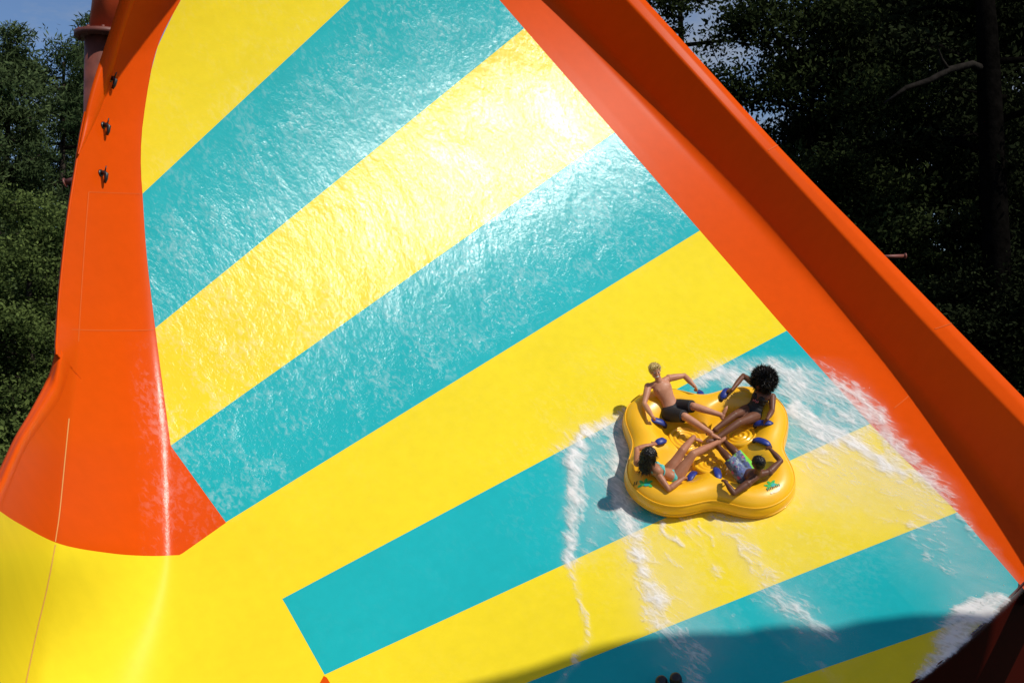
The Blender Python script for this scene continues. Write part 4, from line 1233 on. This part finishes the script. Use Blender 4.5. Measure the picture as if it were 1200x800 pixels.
for i, (k, px, dep, top, lb, mat) in enumerate([
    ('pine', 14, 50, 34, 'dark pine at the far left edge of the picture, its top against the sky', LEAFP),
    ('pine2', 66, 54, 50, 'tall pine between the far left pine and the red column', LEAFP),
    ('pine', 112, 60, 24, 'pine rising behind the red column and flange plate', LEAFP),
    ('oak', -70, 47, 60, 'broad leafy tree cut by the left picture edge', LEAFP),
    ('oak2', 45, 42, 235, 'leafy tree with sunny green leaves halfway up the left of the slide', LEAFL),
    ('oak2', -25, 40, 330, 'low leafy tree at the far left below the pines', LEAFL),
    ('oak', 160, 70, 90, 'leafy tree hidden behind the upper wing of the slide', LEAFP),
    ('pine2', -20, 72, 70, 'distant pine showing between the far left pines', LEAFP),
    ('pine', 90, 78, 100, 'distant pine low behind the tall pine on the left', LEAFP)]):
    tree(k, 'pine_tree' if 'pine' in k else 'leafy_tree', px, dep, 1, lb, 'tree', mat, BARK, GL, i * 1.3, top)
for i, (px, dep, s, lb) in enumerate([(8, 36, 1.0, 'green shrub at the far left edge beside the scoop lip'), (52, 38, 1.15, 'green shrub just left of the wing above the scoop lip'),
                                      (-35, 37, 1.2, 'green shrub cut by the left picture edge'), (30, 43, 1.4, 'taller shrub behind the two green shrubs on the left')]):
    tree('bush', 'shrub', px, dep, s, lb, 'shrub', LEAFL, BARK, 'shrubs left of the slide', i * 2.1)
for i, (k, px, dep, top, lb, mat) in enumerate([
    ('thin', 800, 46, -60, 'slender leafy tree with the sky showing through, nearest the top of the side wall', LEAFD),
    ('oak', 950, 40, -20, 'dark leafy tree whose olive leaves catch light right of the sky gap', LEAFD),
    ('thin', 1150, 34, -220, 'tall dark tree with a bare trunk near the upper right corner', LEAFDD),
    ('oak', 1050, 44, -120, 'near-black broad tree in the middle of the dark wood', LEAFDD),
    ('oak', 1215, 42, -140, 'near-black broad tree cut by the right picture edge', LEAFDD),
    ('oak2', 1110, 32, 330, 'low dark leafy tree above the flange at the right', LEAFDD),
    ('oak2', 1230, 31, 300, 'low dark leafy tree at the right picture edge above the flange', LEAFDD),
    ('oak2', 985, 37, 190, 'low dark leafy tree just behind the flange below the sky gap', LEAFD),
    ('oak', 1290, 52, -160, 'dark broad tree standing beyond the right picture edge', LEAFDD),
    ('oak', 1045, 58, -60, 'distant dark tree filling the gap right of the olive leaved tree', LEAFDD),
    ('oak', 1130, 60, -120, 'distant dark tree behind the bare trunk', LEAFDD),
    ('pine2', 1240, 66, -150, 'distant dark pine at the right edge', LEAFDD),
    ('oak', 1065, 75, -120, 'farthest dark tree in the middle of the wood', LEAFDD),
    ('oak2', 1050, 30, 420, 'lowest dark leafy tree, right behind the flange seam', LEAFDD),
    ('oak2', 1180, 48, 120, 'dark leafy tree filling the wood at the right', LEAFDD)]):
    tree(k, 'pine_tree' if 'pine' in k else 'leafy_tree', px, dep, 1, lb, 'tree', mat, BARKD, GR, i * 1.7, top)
# bare crooked limb reaching out of the dark wood
lt = thing('dead_tree', 'dead tree with one pale crooked bare limb reaching left in the dark wood', 'tree', (((1165 - 600) / F) * 31, 31, 0))
def fp(px, py, dpt=31.0): return O + ray(px, py) * dpt
bm = bmesh.new(); tube_bm(bm, [(fp(1166, 400)[0] + .2, 31.3, 0), fp(1168, 300), fp(1160, 120), fp(1157, 40), fp(1150, -60)], [.40, .34, .30, .26, .2], 12); bm_obj('trunk', bm, BARKD, lt)
PALE = bark('pale_dead_wood', (0.022, 0.019, 0.016), 0.9, 0.4, 6, 0.02, 0, 15)
bm = bmesh.new(); tube_bm(bm, [fp(1160, 84), fp(1140, 75, 30.8), fp(1112, 82, 30.6), fp(1090, 94, 30.5), fp(1062, 103, 30.4), fp(1036, 121, 30.3)], [.10, .085, .085, .07, .06, .02], 8)
tube_bm(bm, [fp(1112, 82, 30.6), fp(1104, 70, 30.4), fp(1100, 58, 30.2)], [.05, .04, .015], 6); bm_obj('limb', bm, PALE, lt)

# ------------------------------------------------------------------ ground, sky, light, camera
gm = plain('forest_floor', (0.020, 0.024, 0.010), 0.95, 0.5, 0.8, 0.05, 0, 3.0)
g = mesh_obj('ground', [(-900, -300, 0), (900, -300, 0), (900, 1500, 0), (-900, 1500, 0)], [(0, 1, 2, 3)], gm, smooth=False)
tag(g, kind='structure')

w = bpy.data.worlds.new('World'); scene.world = w; w.use_nodes = True
nt = w.node_tree; bg = nt.nodes['Background']
sky = N(nt, 'ShaderNodeTexSky', sky_type='NISHITA'); sky.sun_disc = False
sky.sun_elevation = math.asin(SUN[2]); sky.sun_rotation = math.atan2(SUN[0], SUN[1])
sky.air_density = 1.2; sky.dust_density = 0.6; sky.ozone_density = 2.0
tc = N(nt, 'ShaderNodeTexCoord').outputs['Generated']
cl = noise_tex(nt, mapping(nt, tc, (3, 3, 9)), 1.7, 8, 0.6)
cf = ramp(nt, cl, [(0.46, 0.0), (0.66, 0.75)])
blue = mixc(nt, 1.0, sky.outputs[0], (0.85, 1.0, 1.32), 'MULTIPLY')
skc = mixc(nt, cf, blue, (5.6, 6.0, 6.6))
nt.links.new(skc, bg.inputs['Color']); bg.inputs['Strength'].default_value = 0.065

sd = bpy.data.lights.new('sun', 'SUN'); sd.energy = 3.7; sd.angle = math.radians(0.6); sd.color = (1.0, 0.95, 0.87)
so = bpy.data.objects.new('sun', sd); COL.objects.link(so)
so.rotation_euler = Vector(-SUN).to_track_quat('-Z', 'Y').to_euler()
cd = bpy.data.cameras.new('camera'); cam = bpy.data.objects.new('camera', cd); COL.objects.link(cam)
cam.location = (0, 0, CAMZ); cam.rotation_euler = (math.pi / 2, 0, 0)
cd.sensor_width = 36; cd.lens = 36 * F / 1200; cd.clip_end = 3000; cd.clip_start = 0.1
scene.camera = cam
scene.view_settings.view_transform = 'Standard'; scene.view_settings.look = 'None'
scene.view_settings.exposure = 0; scene.view_settings.gamma = 1
scene.render.film_transparent = False
scene.cycles.max_bounces = 6; scene.cycles.transparent_max_bounces = 12
scene.cycles.sample_clamp_indirect = 4
